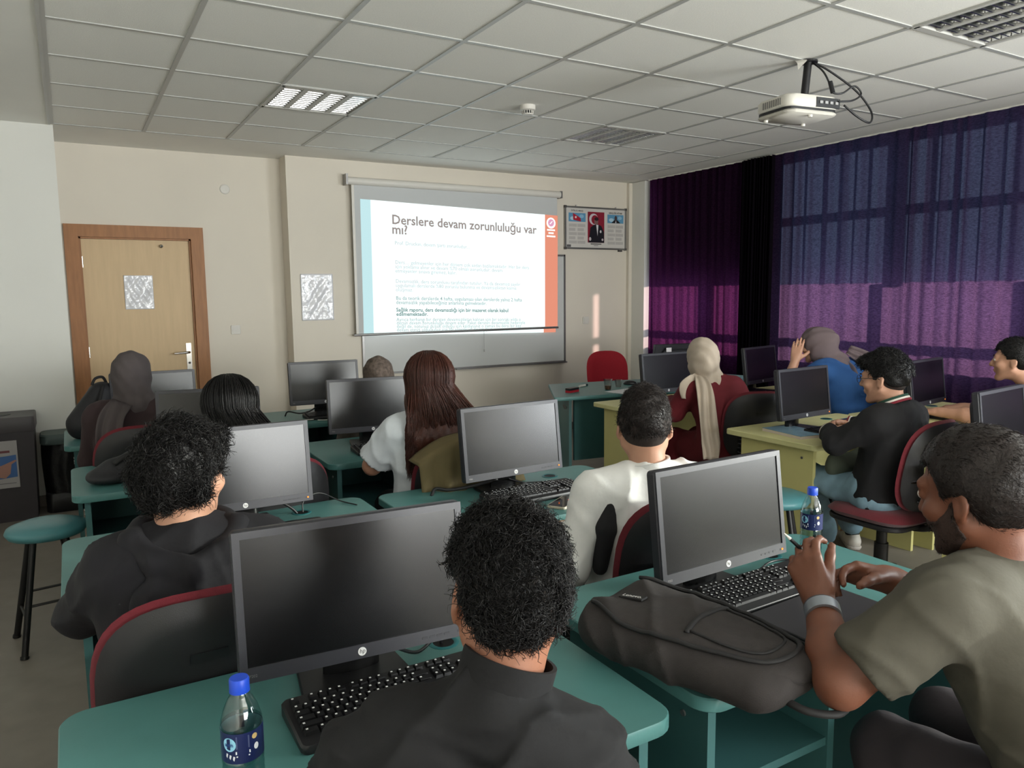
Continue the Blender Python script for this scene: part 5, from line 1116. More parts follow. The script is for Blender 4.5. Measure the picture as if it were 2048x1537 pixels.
# --- person in the black hoodie, left
J = pose(0.21, 1.91, -4, 1.262, -0.05, 0.0, head=(0.207, 1.885, 1.128), headyaw=-36, headpitch=-2, sw=0.175)
J['neck'] = A3(0.200, 1.865, 1.005); J['elL'] = A3(-0.02, 2.02, 0.80); J['wrL'] = A3(0.22, 2.28, 0.80); J['elR'] = A3(0.50, 2.02, 0.80); J['wrR'] = A3(0.36, 2.29, 0.80)
for q, n in ((-1, 'L'), (1, 'R')): J['sh' + n] = A3(0.212 + q * 0.162, 1.88, 0.935)
body, L, o = person('person in a black hoodie with dark wavy hair, looking towards the screen', J, SK_b, 0.006, fat=1.0)
lo, hi = bounds(J); G = Solid(A3(lo[0], lo[1], 0.5), hi, 0.008); torso(G, J, 0.016, 1.02, 'long', 0.95)
G.disp(creases(0.010, 24, 14)); garment('hoodie', G, cloth('hoodie_black', (15, 14, 20)), body, o)
nk = J['neck']; G = Solid(nk - A3(0.26, 0.26, 0.30), nk + A3(0.26, 0.2, 0.12), 0.0065)
hp_ = [nk + A3(*p) for p in ((-0.085, 0.045, 0.012), (-0.112, -0.02, -0.004), (-0.075, -0.085, -0.035), (0.0, -0.112, -0.058), (0.075, -0.085, -0.035), (0.112, -0.02, -0.004), (0.085, 0.045, 0.012))]
for k in range(6): G.cone(hp_[k], hp_[k + 1], 0.030, 0.030, 0.012)
G.ell(nk + A3(0, -0.105, -0.125), A3(0.135, 0.040, 0.085), rotm(-0.15), 0.018); G.cone(nk + A3(-0.10, -0.10, -0.10), nk + A3(0.0, -0.135, -0.165), 0.022, 0.024, 0.012); G.cone(nk + A3(0.10, -0.10, -0.10), nk + A3(0.0, -0.135, -0.165), 0.022, 0.024, 0.012)
G.disp(creases(0.006, 34, 15)); garment('hood', G, MATS['hoodie_black'], body, o)
H = hair_cap(J['hc'], J['HR'], 1.0, 0.006, 0.022, 0.008, [(-0.13, -0.070), (-0.06, -0.060), (-0.03, -0.035), (-0.02, 0.022), (0.03, 0.022), (0.05, 0.045), (0.07, 0.058), (0.12, 0.058)], lambda H: H.ell(J['hc'] + J['HR'] @ A3(0, 0.06, 0.088), A3(0.06, 0.045, 0.03), J['HR'], 0.03)); H.disp(waves(0.0045, 55, 3), 0.02); P, Q = H.arrays()
ho = np_obj('hair', P - o, Q, H_blk, body); tufts('curls', P, Q, None, 8000, 0.034, 0.006, (0.1, -0.2, -0.35), H_blk, ho, o, 0.0012, 2, 0.7, 0.24)
H = hair_cap(J['hc'], J['HR'], 1.0, 0.006, 0.003, 0.003, [(-0.13, -0.098), (-0.07, -0.090), (-0.03, -0.06), (-0.015, 0.0), (0.03, 0.0), (0.05, 0.05), (0.12, 0.07)]); P, Q = H.arrays(); np_obj('clipped_hair', P - o, Q, H_fade, body)
trousers(J, T_black, body, o); shoes(J, SH_b, SOLE, body, o)

# --- person in the olive T-shirt, right foreground
J = pose(1.64, 0.53, -2, 1.27, 0.2, -0.12, head=(1.492, 0.775, 1.152), headyaw=4, headpitch=-14, sw=0.195)
J['neck'] = A3(1.525, 0.72, 1.02); J['chest'] = A3(1.575, 0.645, 0.82); J['shL'] = A3(1.325, 0.735, 0.975); J['shR'] = A3(1.72, 0.72, 0.975)
J['elL'] = A3(1.185, 0.835, 0.825); J['wrL'] = A3(1.318, 0.985, 0.90); J['elR'] = A3(1.73, 0.86, 0.80); J['wrR'] = A3(1.515, 0.965, 0.915)
J['hdL'] = A3(0.02, 0.36, 0.62); J['hnL'] = A3(0.9, 0.15, -0.2); J['hdR'] = A3(-0.85, 0.42, 0.22); J['hnR'] = A3(-0.35, -0.55, -0.75)
body, L, o = person('bearded person in an olive T-shirt holding a pen at the right edge', J, SK_c, 0.0052, fat=1.06, hands={'L': dict(curls=[0.62, 0.72, 0.80, 0.85], thumb=(0.85, 0.10, 0.60), tcurl=0.0), 'R': dict(curls=[0.5, 0.55, 0.6, 0.65], thumb=(0.8, 0.4, 0.4), tcurl=0.15)})
lo, hi = bounds(J); G = Solid(A3(lo[0], lo[1], 0.48), hi, 0.007); torso(G, J, 0.013, 1.10, 'short', 0.80, 0.005); G.cone(J['neck'] + A3(0, 0.0, 0.0), J['neck'] + A3(0, 0.03, 0.08), 0.055, 0.062, 0.012, sub=True); G.disp(creases(0.0085, 30, 22))
garment('t_shirt', G, cloth('tshirt_olive', (71, 68, 58)), body, o)
H = hair_cap(J['hc'], J['HR'], 1.0, 0.0055, 0.016, 0.0085, [(-0.13, -0.080), (-0.06, -0.070), (-0.03, -0.045), (-0.018, 0.008), (0.03, 0.008), (0.04, 0.03), (0.055, 0.060), (0.12, 0.066)]); H.disp(waves(0.0012, 90, 5), 0.02); P, Q = H.arrays()
ho = np_obj('hair', P - o, Q, H_dbr, body); tufts('short_strands', P, Q, None, 9000, 0.016, 0.001, (0.1, -0.9, -0.3), H_dbr, ho, o, 0.0008, 3, 0.40, 0.16)
beard(J, body, o, 0.0045, 0.0025, mat('beard_stubble', (54, 38, 32), 0.8, var=0.35, vscale=240, bump=0.3, bscale=500), H_dbr, 2600)
eyes(L, J['HR'], body, o); brow(L, body, o, H_dbr)
w = J['wrL'] + (J['elL'] - J['wrL']) * 0.12; wa = J['wrL'] - J['elL']; wt = ringband('wristwatch', w, wa, 0.0315, 0.020, 0.003, mat('watch_strap', (60, 60, 66), 0.4), body, o)
ringband('watch_bezel', w - A3(0.012, 0.012, -0.002), wa, 0.0295, 0.026, 0.006, mat('watch_metal', (150, 156, 164), 0.3, metal=0.7), wt, o * 0 if False else o)
trousers(J, T_grey, body, o, 0.010); shoes(J, SH_b, SOLE, body, o)
pa = J['wrL'] + A3(0.028, 0.058, 0.080); pen = thing('pen', 'dark pen held between the fingers in front of the right water bottle', 'pen', tuple(pa)); pd = A3(-0.55, 0.35, 0.62); pd /= np.linalg.norm(pd)
MB().cyl(pd * -0.075, pd * 0.05, 0.0042, n=10).build('barrel', M_dark, pen, 40); MB().cyl(pd * 0.05, pd * 0.068, 0.0040, 0.0012, n=10).build('tip', M_white, pen, 40)

# --- person in the white zip jacket
J = pose(1.60, 1.88, -16, 1.235, -0.04, 0, head=(1.572, 1.850, 1.118), headyaw=-18, headpitch=-6, sw=0.19)
J['neck'] = A3(1.572, 1.815, 0.978)
for q, n in ((-1, 'L'), (1, 'R')): J['sh' + n] = A3(1.57 + q * 0.178, 1.83 - q * 0.05, 0.918)
J['elL'] = A3(1.305, 1.87, 0.70); J['wrL'] = A3(1.46, 2.13, 0.72); J['elR'] = A3(1.84, 1.86, 0.70); J['wrR'] = A3(1.74, 2.10, 0.70)
body, L, o = person('person in a white jacket with short dark hair, seen from behind', J, SK_b, 0.007)
lo, hi = bounds(J); G = Solid(A3(lo[0], lo[1], 0.46), hi, 0.0085); torso(G, J, 0.016, 1.04, 'long', 0.95); G.disp(creases(0.012, 28, 31)); garment('jacket', G, cloth('jacket_white', (222, 222, 220)), body, o)
ringband('jacket_collar', J['neck'] * 0.66 + L(0, -0.022, -0.055) * 0.34 - A3(0, 0.0, 0.012), L(0, -0.022, -0.055) - J['neck'] + A3(0, 0, 0.03), 0.064, 0.042, 0.007, MATS['jacket_white'], body, o)
Gp = Solid(A3(1.2, 1.70, 0.60), A3(1.6, 2.1, 0.98), 0.008); m1 = J['shL'] * 0.62 + J['chest'] * 0.38
Gp.cone((1.400, 1.800, 0.893), (1.385, 1.805, 0.825), 0.020, 0.034, 0.01); Gp.cone((1.385, 1.805, 0.825), (1.372, 1.815, 0.70), 0.034, 0.024, 0.01); garment('black_side_panel', Gp, cloth('panel_black', (20, 20, 23)), body, o)
H = hair_cap(J['hc'], J['HR'], 1.0, 0.006, 0.018, 0.0025, [(-0.13, -0.03), (-0.06, -0.015), (-0.02, 0.022), (0.03, 0.03), (0.06, 0.058), (0.12, 0.06)], lambda H: H.ell(J['hc'] + J['HR'] @ A3(0, 0.03, 0.085), A3(0.060, 0.070, 0.032), J['HR'], 0.02)); H.disp(waves(0.0016, 70, 6), 0.02); P, Q = H.arrays(); ho = np_obj('hair', P - o, Q, H_dbr, body)
tufts('short_strands', P, Q, None, 6000, 0.024, 0.0015, (0.25, 0.1, -0.35), H_dbr, ho, o, 0.0010, 5, 0.40, 0.2)
H = hair_cap(J['hc'], J['HR'], 1.0, 0.006, 0.004, 0.003, [(-0.13, -0.090), (-0.06, -0.078), (-0.025, -0.05), (-0.02, 0.008), (0.03, 0.008), (0.045, 0.04), (0.12, 0.07)]); P, Q = H.arrays(); np_obj('clipped_hair', P - o, Q, mat('hair_fade_brown', (44, 34, 30), 0.75, var=0.3, vscale=260, bump=0.3, bscale=500), body)
H = hair_cap(J['hc'], J['HR'], 1.0, 0.006, 0.0025, 0.0018, [(-0.13, -0.108), (-0.06, -0.096), (-0.03, -0.065), (-0.02, -0.004), (0.03, -0.004), (0.045, 0.03), (0.12, 0.07)]); P, Q = H.arrays(); np_obj('nape_stubble', P - o, Q, mat('hair_stubble', (104, 76, 62), 0.7, var=0.3, vscale=260), body)
trousers(J, T_black, body, o); shoes(J, SH_w, SOLE, body, o)

# --- long hair builder
def long_hair(J, body, o, m, zend, width, N, seed, wave=0.012, wmid=None, parent_name='hair'):
    C, R = J['hc'], J['HR']; r = np.random.default_rng(seed); H = Solid(C + A3(-0.24, -0.24, zend - C[2] - 0.02), C + A3(0.24, 0.2, 0.16), 0.009)
    H.ell(C + R @ A3(0, -0.018, 0.030), A3(0.094, 0.112, 0.104), R, 0.02); H.ell(C + R @ A3(0, -0.045, -0.06), A3(0.098, 0.085, 0.13), R, 0.03)
    bz = J['R'] @ A3(0, -0.095, 0)
    for q in (-1, 0, 1):
        a = C + J['R'] @ A3(q * 0.062, -0.055, -0.08); b = J['neck'] + bz + J['R'] @ A3(q * width * 0.62, 0.0, 0.0); b[2] = J['neck'][2] - 0.08; c = b + A3(0, 0, zend + 0.06 - b[2]) + J['R'] @ A3(q * 0.01, -0.01, 0)
        H.cone(a, b, 0.058, 0.050, 0.05); H.cone(b, c, 0.048, 0.028, 0.04)
    fc = lambda x, y, z: -(np.sqrt(((x - (C + R @ A3(0, 0.10, -0.03))[0]) / 0.068) ** 2 + ((y - (C + R @ A3(0, 0.10, -0.03))[1]) / 0.085) ** 2 + ((z - (C + R @ A3(0, 0.10, -0.03))[2]) / 0.105) ** 2) - 1) * 0.07
    H.clip(fc); H.disp(lambda x, y, z: 0.003 * np.sin((x * R[0, 0] + y * R[1, 0]) * 190 + 1.5 * np.sin(z * 17)), 0.02); P, Q = H.arrays(); ho = np_obj(parent_name, P - o, Q, m, body)
    S_ = 18; t = np.linspace(0, 1, S_); phi = r.uniform(-0.80 * PI, 0.80 * PI, N); ze = zend + r.uniform(-0.03, 0.10, N) * (1 + 0.5 * np.abs(phi) / PI)
    paths = np.zeros((N, S_, 3)); nh = 7; px0 = r.uniform(-0.012, 0.012, N); gw = r.uniform(0.90, 1.06, N); ph = r.uniform(0, 6.28, N); wv = wave * r.uniform(0.3, 1.5, N)
    for i in range(S_):
        if i < nh:
            th = 0.12 + (PI * 0.60 - 0.12) * i / (nh - 1); l = np.stack([0.097 * np.sin(th) * np.sin(phi) * gw + px0, -0.02 - 0.115 * np.sin(th) * np.cos(phi) * gw, 0.030 + 0.108 * math.cos(th) * gw], 1); paths[:, i] = C + l @ R.T; base = paths[:, i].copy(); lx = l[:, 0]
        else:
            u = (i - nh + 1) / (S_ - nh); tx = np.clip(lx * (width / 0.085), -width, width); bx = J['neck'] + bz * (1.28 + 0.12 * np.sin(ph))[:, None] + (J['R'] @ A3(1, 0, 0))[None] * tx[:, None]; e = min(1, u * 2.2); xy = base * (1 - e) + bx * e
            z = base[:, 2] + (ze - base[:, 2]) * u; amp = wv * u ** 1.5; paths[:, i, 0] = xy[:, 0] + amp * np.sin(ph + u * 9); paths[:, i, 1] = xy[:, 1] + 0.6 * amp * np.cos(ph + u * 8); paths[:, i, 2] = z
    rd = (0.0019 * r.uniform(0.6, 1.4, N))[:, None] * np.where(t < 0.8, 1, 1 - (t - 0.8) * 4.2)[None]; V, F = strands(paths, rd, 3, np.stack([np.cos(phi), np.sin(phi), 0 * phi], 1) @ R.T); s_ = np_obj('strands', V - o, F, m, ho); s_['kind'] = 'stuff'; return ho
# --- person with long brown hair in the white T-shirt
J = pose(1.37, 3.03, -8, 1.275, 0.0, 0, head=(1.362, 3.055, 1.157), headyaw=-14, headpitch=-6, sw=0.175)
J['elL'] = A3(1.125, 3.17, 0.79); J['wrL'] = A3(1.28, 3.40, 0.80); J['elR'] = A3(1.66, 3.18, 0.79); J['wrR'] = A3(1.55, 3.42, 0.80)
body, L, o = person('person with long brown hair in a white T-shirt, seen from behind', J, SK_b, 0.009)
lo, hi = bounds(J); G = Solid(A3(lo[0], lo[1], 0.46), hi, 0.009); torso(G, J, 0.013, 1.0, 'short', 0.82, 0.018); G.disp(creases(0.008, 28, 41)); garment('t_shirt', G, cloth('tshirt_white', (212, 218, 224)), body, o)
long_hair(J, body, o, H_br, 0.80, 0.150, 2600, 5, 0.016); trousers(J, T_black, body, o); shoes(J, SH_w, SOLE, body, o)
# --- person with straight black hair
J = pose(0.58, 3.15, 6, 1.215, 0.02, 0, head=(0.548, 3.23, 1.088), headyaw=-10, headpitch=-12, sw=0.17)
body, L, o = person('person with straight black hair, mostly hidden behind the hoodie monitor', J, SK_b, 0.011)
lo, hi = bounds(J); G = Solid(A3(lo[0], lo[1], 0.46), hi, 0.011); torso(G, J, 0.014, 1.0, 'long', 0.95); garment('sweater', G, cloth('sweater_black', (30, 28, 30)), body, o)
long_hair(J, body, o, H_blk, 0.78, 0.11, 1600, 6, 0.004); trousers(J, T_black, body, o, 0.014); shoes(J, SH_b, SOLE, body, o, 0.01)

# --- headscarf builder
def scarf(J, m, body, o, h=0.009, drape=0.10, seed=0, amp=0.0022, back=0.0, fall=-0.03, folds=None, bun=0.0):
    C, R = J['hc'], J['HR']; H = Solid(C - A3(0.22, 0.24, 0.34), C + A3(0.22, 0.22, 0.17), h)
    H.ell(C + R @ A3(0, -0.016, 0.028), A3(0.091, 0.112, 0.100), R, 0.02); H.ell(C + R @ A3(0, -0.02 - back, -0.035), A3(0.087, 0.096 + back, 0.10), R, 0.03)
    if bun: H.ell(C + R @ A3(0, -0.085, 0.02), A3(0.062, 0.05 + bun, 0.062), R, 0.04)
    H.cone(C + R @ A3(0, -0.02, -0.07), J['neck'] + J['R'] @ A3(0, 0.0, 0.0), 0.076, 0.082, 0.03)
    for q in (-1, 1): H.cone(J['neck'] + A3(0, 0, -0.01), J['neck'] + J['R'] @ A3(q * drape, 0.0, fall), 0.078, 0.055, 0.04)
    f = C + R @ A3(0, 0.118, -0.012); rr = (0.052, 0.075, 0.082)
    def face(x, y, z):
        l = [(x - f[0]) * R[0, i] + (y - f[1]) * R[1, i] + (z - f[2]) * R[2, i] for i in range(3)]; return -(np.sqrt(sum((l[i] / rr[i]) ** 2 for i in range(3))) - 1) * 0.05
    H.clip(face); ax = R @ A3(1, 0.5, 0)
    H.disp(lambda x, y, z: amp * np.sin(((x - C[0]) * ax[0] + (y - C[1]) * ax[1]) * 95 + (z - C[2]) * (45 if folds is None else folds) + 2.2 * np.sin((z - C[2]) * 14)) + 0.5 * waves(amp, 45, seed)(x, y, z), 0.02)
    return garment('headscarf', H, m, body, o)
def tail(name, pts, w, m, body, o, nrm, folds=3, amp=0.010, th=0.006):
    """hanging end of a scarf: a pleated strip along a path"""
    P = np.array(smoothpath(pts, 6)); T = np.gradient(P, axis=0); T /= np.linalg.norm(T, axis=1)[:, None]; nrm = np.asarray(nrm, float); S_ = np.cross(T, nrm); S_ /= np.linalg.norm(S_, axis=1)[:, None]; n = len(P); k = 19
    ww = np.interp(np.linspace(0, 1, n), np.linspace(0, 1, len(w)), w); b = MB(); V = []
    for i in range(n):
        u = np.linspace(-1, 1, k); V.append(P[i] - o + np.outer(u * ww[i] / 2, S_[i]) + np.outer(amp * np.sin(u * folds * PI + 1.3 * math.sin(i * 0.25)), nrm))
    b.add(np.concatenate(V), [(i * k + j, i * k + j + 1, (i + 1) * k + j + 1, (i + 1) * k + j) for i in range(n - 1) for j in range(k - 1)])
    ob = b.build(name, m, body, 180); mo = ob.modifiers.new('thickness', 'SOLIDIFY'); mo.thickness = th; mo.offset = 0; return ob
# --- charcoal headscarf, left back
C_gr = cloth('scarf_charcoal', (72, 65, 65)); J = pose(0.27, 4.26, -3, 1.268, 0.03, 0, head=(0.265, 4.31, 1.150), headyaw=-24, sw=0.175)
body, L, o = person('person in a charcoal headscarf and dark brown top, sitting before the wooden door', J, SK_b, 0.011)
lo, hi = bounds(J); G = Solid(A3(lo[0], lo[1], 0.46), hi, 0.011); torso(G, J, 0.016, 1.02, 'long', 0.95); G.disp(waves(0.003, 28, 3)); garment('top', G, cloth('top_dark_brown', (50, 36, 38)), body, o)
scarf(J, C_gr, body, o, 0.009, seed=2); tail('scarf_end', [(0.20, 4.20, 1.03), (0.145, 4.10, 0.96), (0.125, 4.06, 0.80), (0.12, 4.04, 0.62), (0.12, 4.03, 0.55)], [0.10, 0.12, 0.11, 0.10], C_gr, body, o, (-0.3, -1, 0), 2); trousers(J, T_black, body, o, 0.014); shoes(J, SH_b, SOLE, body, o, 0.01)
# --- patterned headscarf, far
M_pat = mat('scarf_patterned', (92, 80, 72), 0.85, var=0.6, vscale=55); J = pose(1.60, 4.22, 0, 1.165, 0.06, 0, head=(1.595, 4.33, 1.052), headyaw=-15, headpitch=-10, sw=0.17)
J['wrL'] = A3(1.50, 4.62, 0.80); J['wrR'] = A3(1.72, 4.62, 0.80)
body, L, o = person('person in a patterned brown headscarf, only the head top showing over a monitor', J, SK_b, 0.012)
lo, hi = bounds(J); G = Solid(A3(lo[0], lo[1], 0.46), hi, 0.012); torso(G, J, 0.016, 1.0, 'long', 0.95); garment('top', G, cloth('top_taupe', (84, 76, 70)), body, o); scarf(J, M_pat, body, o, 0.011, seed=3); trousers(J, T_black, body, o, 0.015); shoes(J, SH_b, SOLE, body, o, 0.012)
# --- white headscarf, dark red dress
C_wh = cloth('scarf_cream', (178, 164, 148)); C_dr = cloth('dress_dark_red', (92, 16, 26)); J = pose(3.62, 3.42, -8, 1.255, 0.03, 0, head=(3.47, 3.535, 1.130), headyaw=-8, sw=0.17); J['neck'] = A3(3.50, 3.49, 0.99); J['chest'] = A3(3.575, 3.45, 0.82)
for q, n in ((-1, 'L'), (1, 'R')): J['sh' + n] = A3(3.52 + q * 0.155, 3.48 - q * 0.03, 0.93)
J['elL'] = A3(3.33, 3.62, 0.78); J['wrL'] = A3(3.50, 3.84, 0.80); J['elR'] = A3(3.84, 3.58, 0.76); J['wrR'] = A3(3.72, 3.84, 0.80)
body, L, o = person('person in a cream headscarf and dark red dress, seen from behind', J, SK_b, 0.011)
lo, hi = bounds(J); G = Solid(A3(lo[0], lo[1] - 0.05, 0.1), hi, 0.011); torso(G, J, 0.018, 0.98, 'long', 0.95)
for n in 'LR': G.cone(J['hip' + n], J['kn' + n] + A3(0, 0.02, -0.02), 0.12, 0.10, 0.05); G.cone(J['kn' + n], J['an' + n] + A3(0, 0, 0.06), 0.10, 0.12, 0.05)
G.disp(waves(0.005, 20, 8)); garment('dress', G, C_dr, body, o); scarf(J, C_wh, body, o, 0.007, 0.03, 4, 0.0034, 0.015, -0.01, 20, 0.012)
tail('scarf_end', [(3.42, 3.50, 1.03), (3.355, 3.40, 0.985), (3.33, 3.345, 0.90), (3.34, 3.325, 0.75), (3.35, 3.315, 0.62), (3.35, 3.315, 0.52)], [0.06, 0.09, 0.10, 0.105, 0.11, 0.09], C_wh, body, o, (-0.55, -0.83, 0), 2)
tail('scarf_shoulder_fold', [(3.44, 3.50, 1.035), (3.37, 3.46, 0.99), (3.31, 3.47, 0.945), (3.30, 3.48, 0.88)], [0.05, 0.12, 0.13, 0.06], C_wh, body, o, (-0.55, -0.83, 0.2), 1.5, 0.006); shoes(J, SH_b, SOLE, body, o, 0.01)
# --- mauve headscarf, blue dress, hand raised to the face
C_mv = cloth('scarf_mauve', (104, 90, 92)); C_bl = cloth('dress_blue', (44, 88, 146)); J = pose(4.86, 3.34, 6, 1.285, 0.16, -0.10, head=(4.665, 3.605, 1.155), headyaw=18, headpitch=-14, sw=0.185)
J['elL'] = A3(4.44, 3.66, 0.86); J['wrL'] = A3(4.50, 3.645, 1.045); J['hdL'] = A3(0.22, 0.0, 1.0); J['hnL'] = A3(0.75, 0.35, -0.1); J['elR'] = A3(5.02, 3.60, 0.80); J['wrR'] = A3(4.90, 3.84, 0.80)
body, L, o = person('person in a mauve headscarf and blue dress resting the face on a hand', J, SK_b, 0.008, hands={'L': dict(curl=0.12)})
lo, hi = bounds(J); G = Solid(A3(lo[0], lo[1] - 0.05, 0.1), hi, 0.011); torso(G, J, 0.022, 1.06, 'long', 0.62)
for n in 'LR': G.cone(J['hip' + n], J['kn' + n], 0.12, 0.10, 0.05); G.cone(J['kn' + n], J['an' + n] + A3(0, 0, 0.06), 0.10, 0.12, 0.05)
G.disp(waves(0.005, 20, 9)); garment('dress', G, C_bl, body, o); scarf(J, C_mv, body, o, 0.009, 0.08, 5, 0.0035, 0.015, -0.02, 30, 0.03)
tail('scarf_end', [(4.76, 3.48, 1.04), (4.735, 3.40, 0.98), (4.745, 3.35, 0.86), (4.76, 3.34, 0.74)], [0.08, 0.13, 0.13, 0.12], C_mv, body, o, (-0.6, -0.8, 0), 2)
tail('scarf_end', [(4.84, 3.46, 1.12), (4.92, 3.38, 1.05), (5.0, 3.30, 0.96), (5.04, 3.27, 0.90)], [0.07, 0.12, 0.13, 0.06], C_mv, body, o, (-0.5, -0.8, 0.3), 2); shoes(J, SH_b, SOLE, body, o, 0.01)
rg = MB(); rg.lathe([(0.0095, -0.003), (0.0112, -0.003), (0.0112, 0.003), (0.0095, 0.003), (0.0095, -0.003)], 16, eul(0, 20, 10), J['wrL'] + A3(0.03, 0.0, 0.115) - o); rg.f = rg.f[:-2]; rg.m = rg.m[:-2]; rg.build('ring', M_chrome, body, 60)
# --- glasses, black sweater with striped collar, jeans
J = pose(3.48, 2.25, 6, 1.235, 0.0, -0.02, head=(3.425, 2.245, 1.112), headyaw=8, headpitch=-6, sw=0.19, thigh=0.46); J['neck'] = A3(3.445, 2.195, 0.978); J['chest'] = A3(3.47, 2.19, 0.80)
for q, n in ((-1, 'L'), (1, 'R')): J['sh' + n] = A3(3.45 + q * 0.175, 2.20 + q * 0.025, 0.915)
J['elL'] = A3(3.205, 2.34, 0.80); J['wrL'] = A3(3.43, 2.545, 0.80); J['elR'] = A3(3.74, 2.40, 0.79); J['wrR'] = A3(3.66, 2.60, 0.81)
J['hdL'] = A3(0.6, 0.5, 0.2); J['hnL'] = A3(0.5, -0.3, -0.75); J['hdR'] = A3(-0.85, 0.25, 0.12); J['hnR'] = A3(0.1, -0.5, -0.8)
J['knL'] = A3(3.41, 2.64, 0.54); J['knR'] = A3(3.70, 2.66, 0.53); J['anL'] = A3(3.72, 2.75, 0.10); J['toeL'] = A3(3.83, 2.86, 0.045); J['anR'] = A3(4.0, 2.78, 0.10); J['toeR'] = A3(4.10, 2.90, 0.045)
body, L, o = person('person with glasses in a black sweater and blue jeans, writing at a yellow desk', J, SK_b, 0.0065, nose=1.05, hands={'L': dict(curl=0.40), 'R': dict(curl=0.5)})
lo, hi = bounds(J); G = Solid(A3(lo[0], lo[1], 0.46), hi, 0.0085); torso(G, J, 0.016, 1.03, 'long', 0.96); G.disp(creases(0.008, 26, 51)); garment('sweater', G, cloth('sweater_jet', (13, 12, 15)), body, o)
nc = J['neck'] * 0.72 + L(0, -0.022, -0.055) * 0.28; na = A3(-0.05, 0.42, 0.88); na = na / np.linalg.norm(na)
for k, (c_, w_) in enumerate((((120, 30, 44), 0.011), ((214, 208, 198), 0.009), ((32, 66, 52), 0.011))): ringband('collar_stripe', nc + na * (-0.008 + 0.011 * k), na, 0.074 - 0.003 * k, w_, 0.007, cloth('stripe_%d' % k, c_), body, o)
for n in 'LR':
    for k, c_ in enumerate(((214, 208, 198), (120, 30, 44))): d_ = J['wr' + n] - J['el' + n]; ringband('cuff_stripe', J['el' + n] + d_ * (0.955 + 0.03 * k), d_, 0.040, 0.008, 0.011, cloth('cuff_%d' % k, c_), body, o)
H = hair_cap(J['hc'], J['HR'], 1.0, 0.006, 0.026, 0.006, [(-0.13, -0.045), (-0.06, -0.035), (-0.025, -0.015), (-0.02, 0.012), (0.03, 0.012), (0.045, 0.035), (0.06, 0.055), (0.12, 0.05)], lambda H: H.ell(J['hc'] + J['HR'] @ A3(0, 0.05, 0.088), A3(0.068, 0.065, 0.032), J['HR'], 0.02)); H.disp(waves(0.002, 60, 7), 0.02); P, Q = H.arrays(); ho = np_obj('hair', P - o, Q, H_blk, body)
tufts('short_strands', P, Q, None, 2200, 0.030, 0.003, tuple(J['HR'] @ A3(0.1, 0.5, -0.2)), H_blk, ho, o, 0.0017, 8, 0.6, 0.3, lambda P: P[:, 2] > J['hc'][2] + 0.03)
H = hair_cap(J['hc'], J['HR'], 1.0, 0.006, 0.003, 0.003, [(-0.13, -0.085), (-0.06, -0.075), (-0.025, -0.05), (-0.018, 0.0), (0.03, 0.0), (0.05, 0.05), (0.12, 0.07)]); P, Q = H.arrays(); np_obj('clipped_hair', P - o, Q, H_fade, body)
eyes(L, J['HR'], body, o); brow(L, body, o, H_blk)
gl = None
for q in (-1, 1):
    rim = MB().tube([L(q * 0.032 + 0.023 * math.cos(a), 0.108, 0.008 + 0.019 * math.sin(a)) - o for a in np.linspace(0, 2 * PI, 20)], 0.0014, 6, False); ob = rim.build('glasses', M_blackm, body, 180) if gl is None else rim.build('rim', M_blackm, gl, 180); gl = gl or ob
    MB().tube([L(q * 0.055, 0.106, 0.012) - o, L(q * 0.078, 0.060, 0.012) - o, L(q * 0.083, 0.0, 0.010) - o, L(q * 0.080, -0.02, -0.006) - o], 0.0016, 6).build('temple', M_blackm, gl, 180)
MB().tube([L(-0.009, 0.110, 0.012) - o, L(0, 0.113, 0.015) - o, L(0.009, 0.110, 0.012) - o], 0.0014, 6).build('bridge', M_blackm, gl, 180)
trousers(J, T_jean, body, o, 0.009, 0.90, 6, 0.016, 0.004); shoes(J, SH_w, SOLE, body, o, 0.007, T_black)
pn = thing('pen', 'blue pen in the hands of the person with glasses', 'pen', tuple(J['wrR'] + A3(-0.04, 0.0, 0.035))); MB().cyl((-0.06, 0.03, -0.01), (0.07, -0.035, 0.012), 0.0042, n=10).build('barrel', mat('pen_blue', (34, 44, 80), 0.4), pn, 40)
# --- grey shirt at the right edge by the curtain
J = pose(4.93, 2.08, 8, 1.235, 0.14, -0.06, head=(4.80, 2.335, 1.120), headyaw=14, headpitch=-2, sw=0.19); J['elL'] = A3(4.57, 2.37, 0.80); J['wrL'] = A3(4.545, 2.62, 0.80); J['elR'] = A3(5.06, 2.36, 0.80); J['wrR'] = A3(4.80, 2.62, 0.805); J['hdL'] = A3(0.02, 1.0, -0.05); J['hdR'] = A3(-0.6, 0.75, -0.05)
body, L, o = person('person in a grey shirt with short black hair, profile at the right edge', J, SK_b, 0.0075, nose=1.1)
lo, hi = bounds(J); G = Solid(A3(lo[0], lo[1], 0.46), hi, 0.010); torso(G, J, 0.014, 1.04, 'short', 0.85, 0.018); G.disp(waves(0.003, 28, 61)); garment('shirt', G, cloth('shirt_grey', (88, 86, 86)), body, o)
H = hair_cap(J['hc'], J['HR'], 1.0, 0.007, 0.020, 0.006, HL_fade); P, Q = H.arrays(); ho = np_obj('hair', P - o, Q, H_blk, body); tufts('short_strands', P, Q, None, 1200, 0.018, 0.002, tuple(J['HR'] @ A3(0, 0.5, 0)), H_blk, ho, o, 0.0017, 9, 0.6, 0.4, lambda P: P[:, 2] > J['hc'][2] + 0.02)
eyes(L, J['HR'], body, o); brow(L, body, o, H_blk); trousers(J, T_black, body, o, 0.014); shoes(J, SH_b, SOLE, body, o, 0.012)

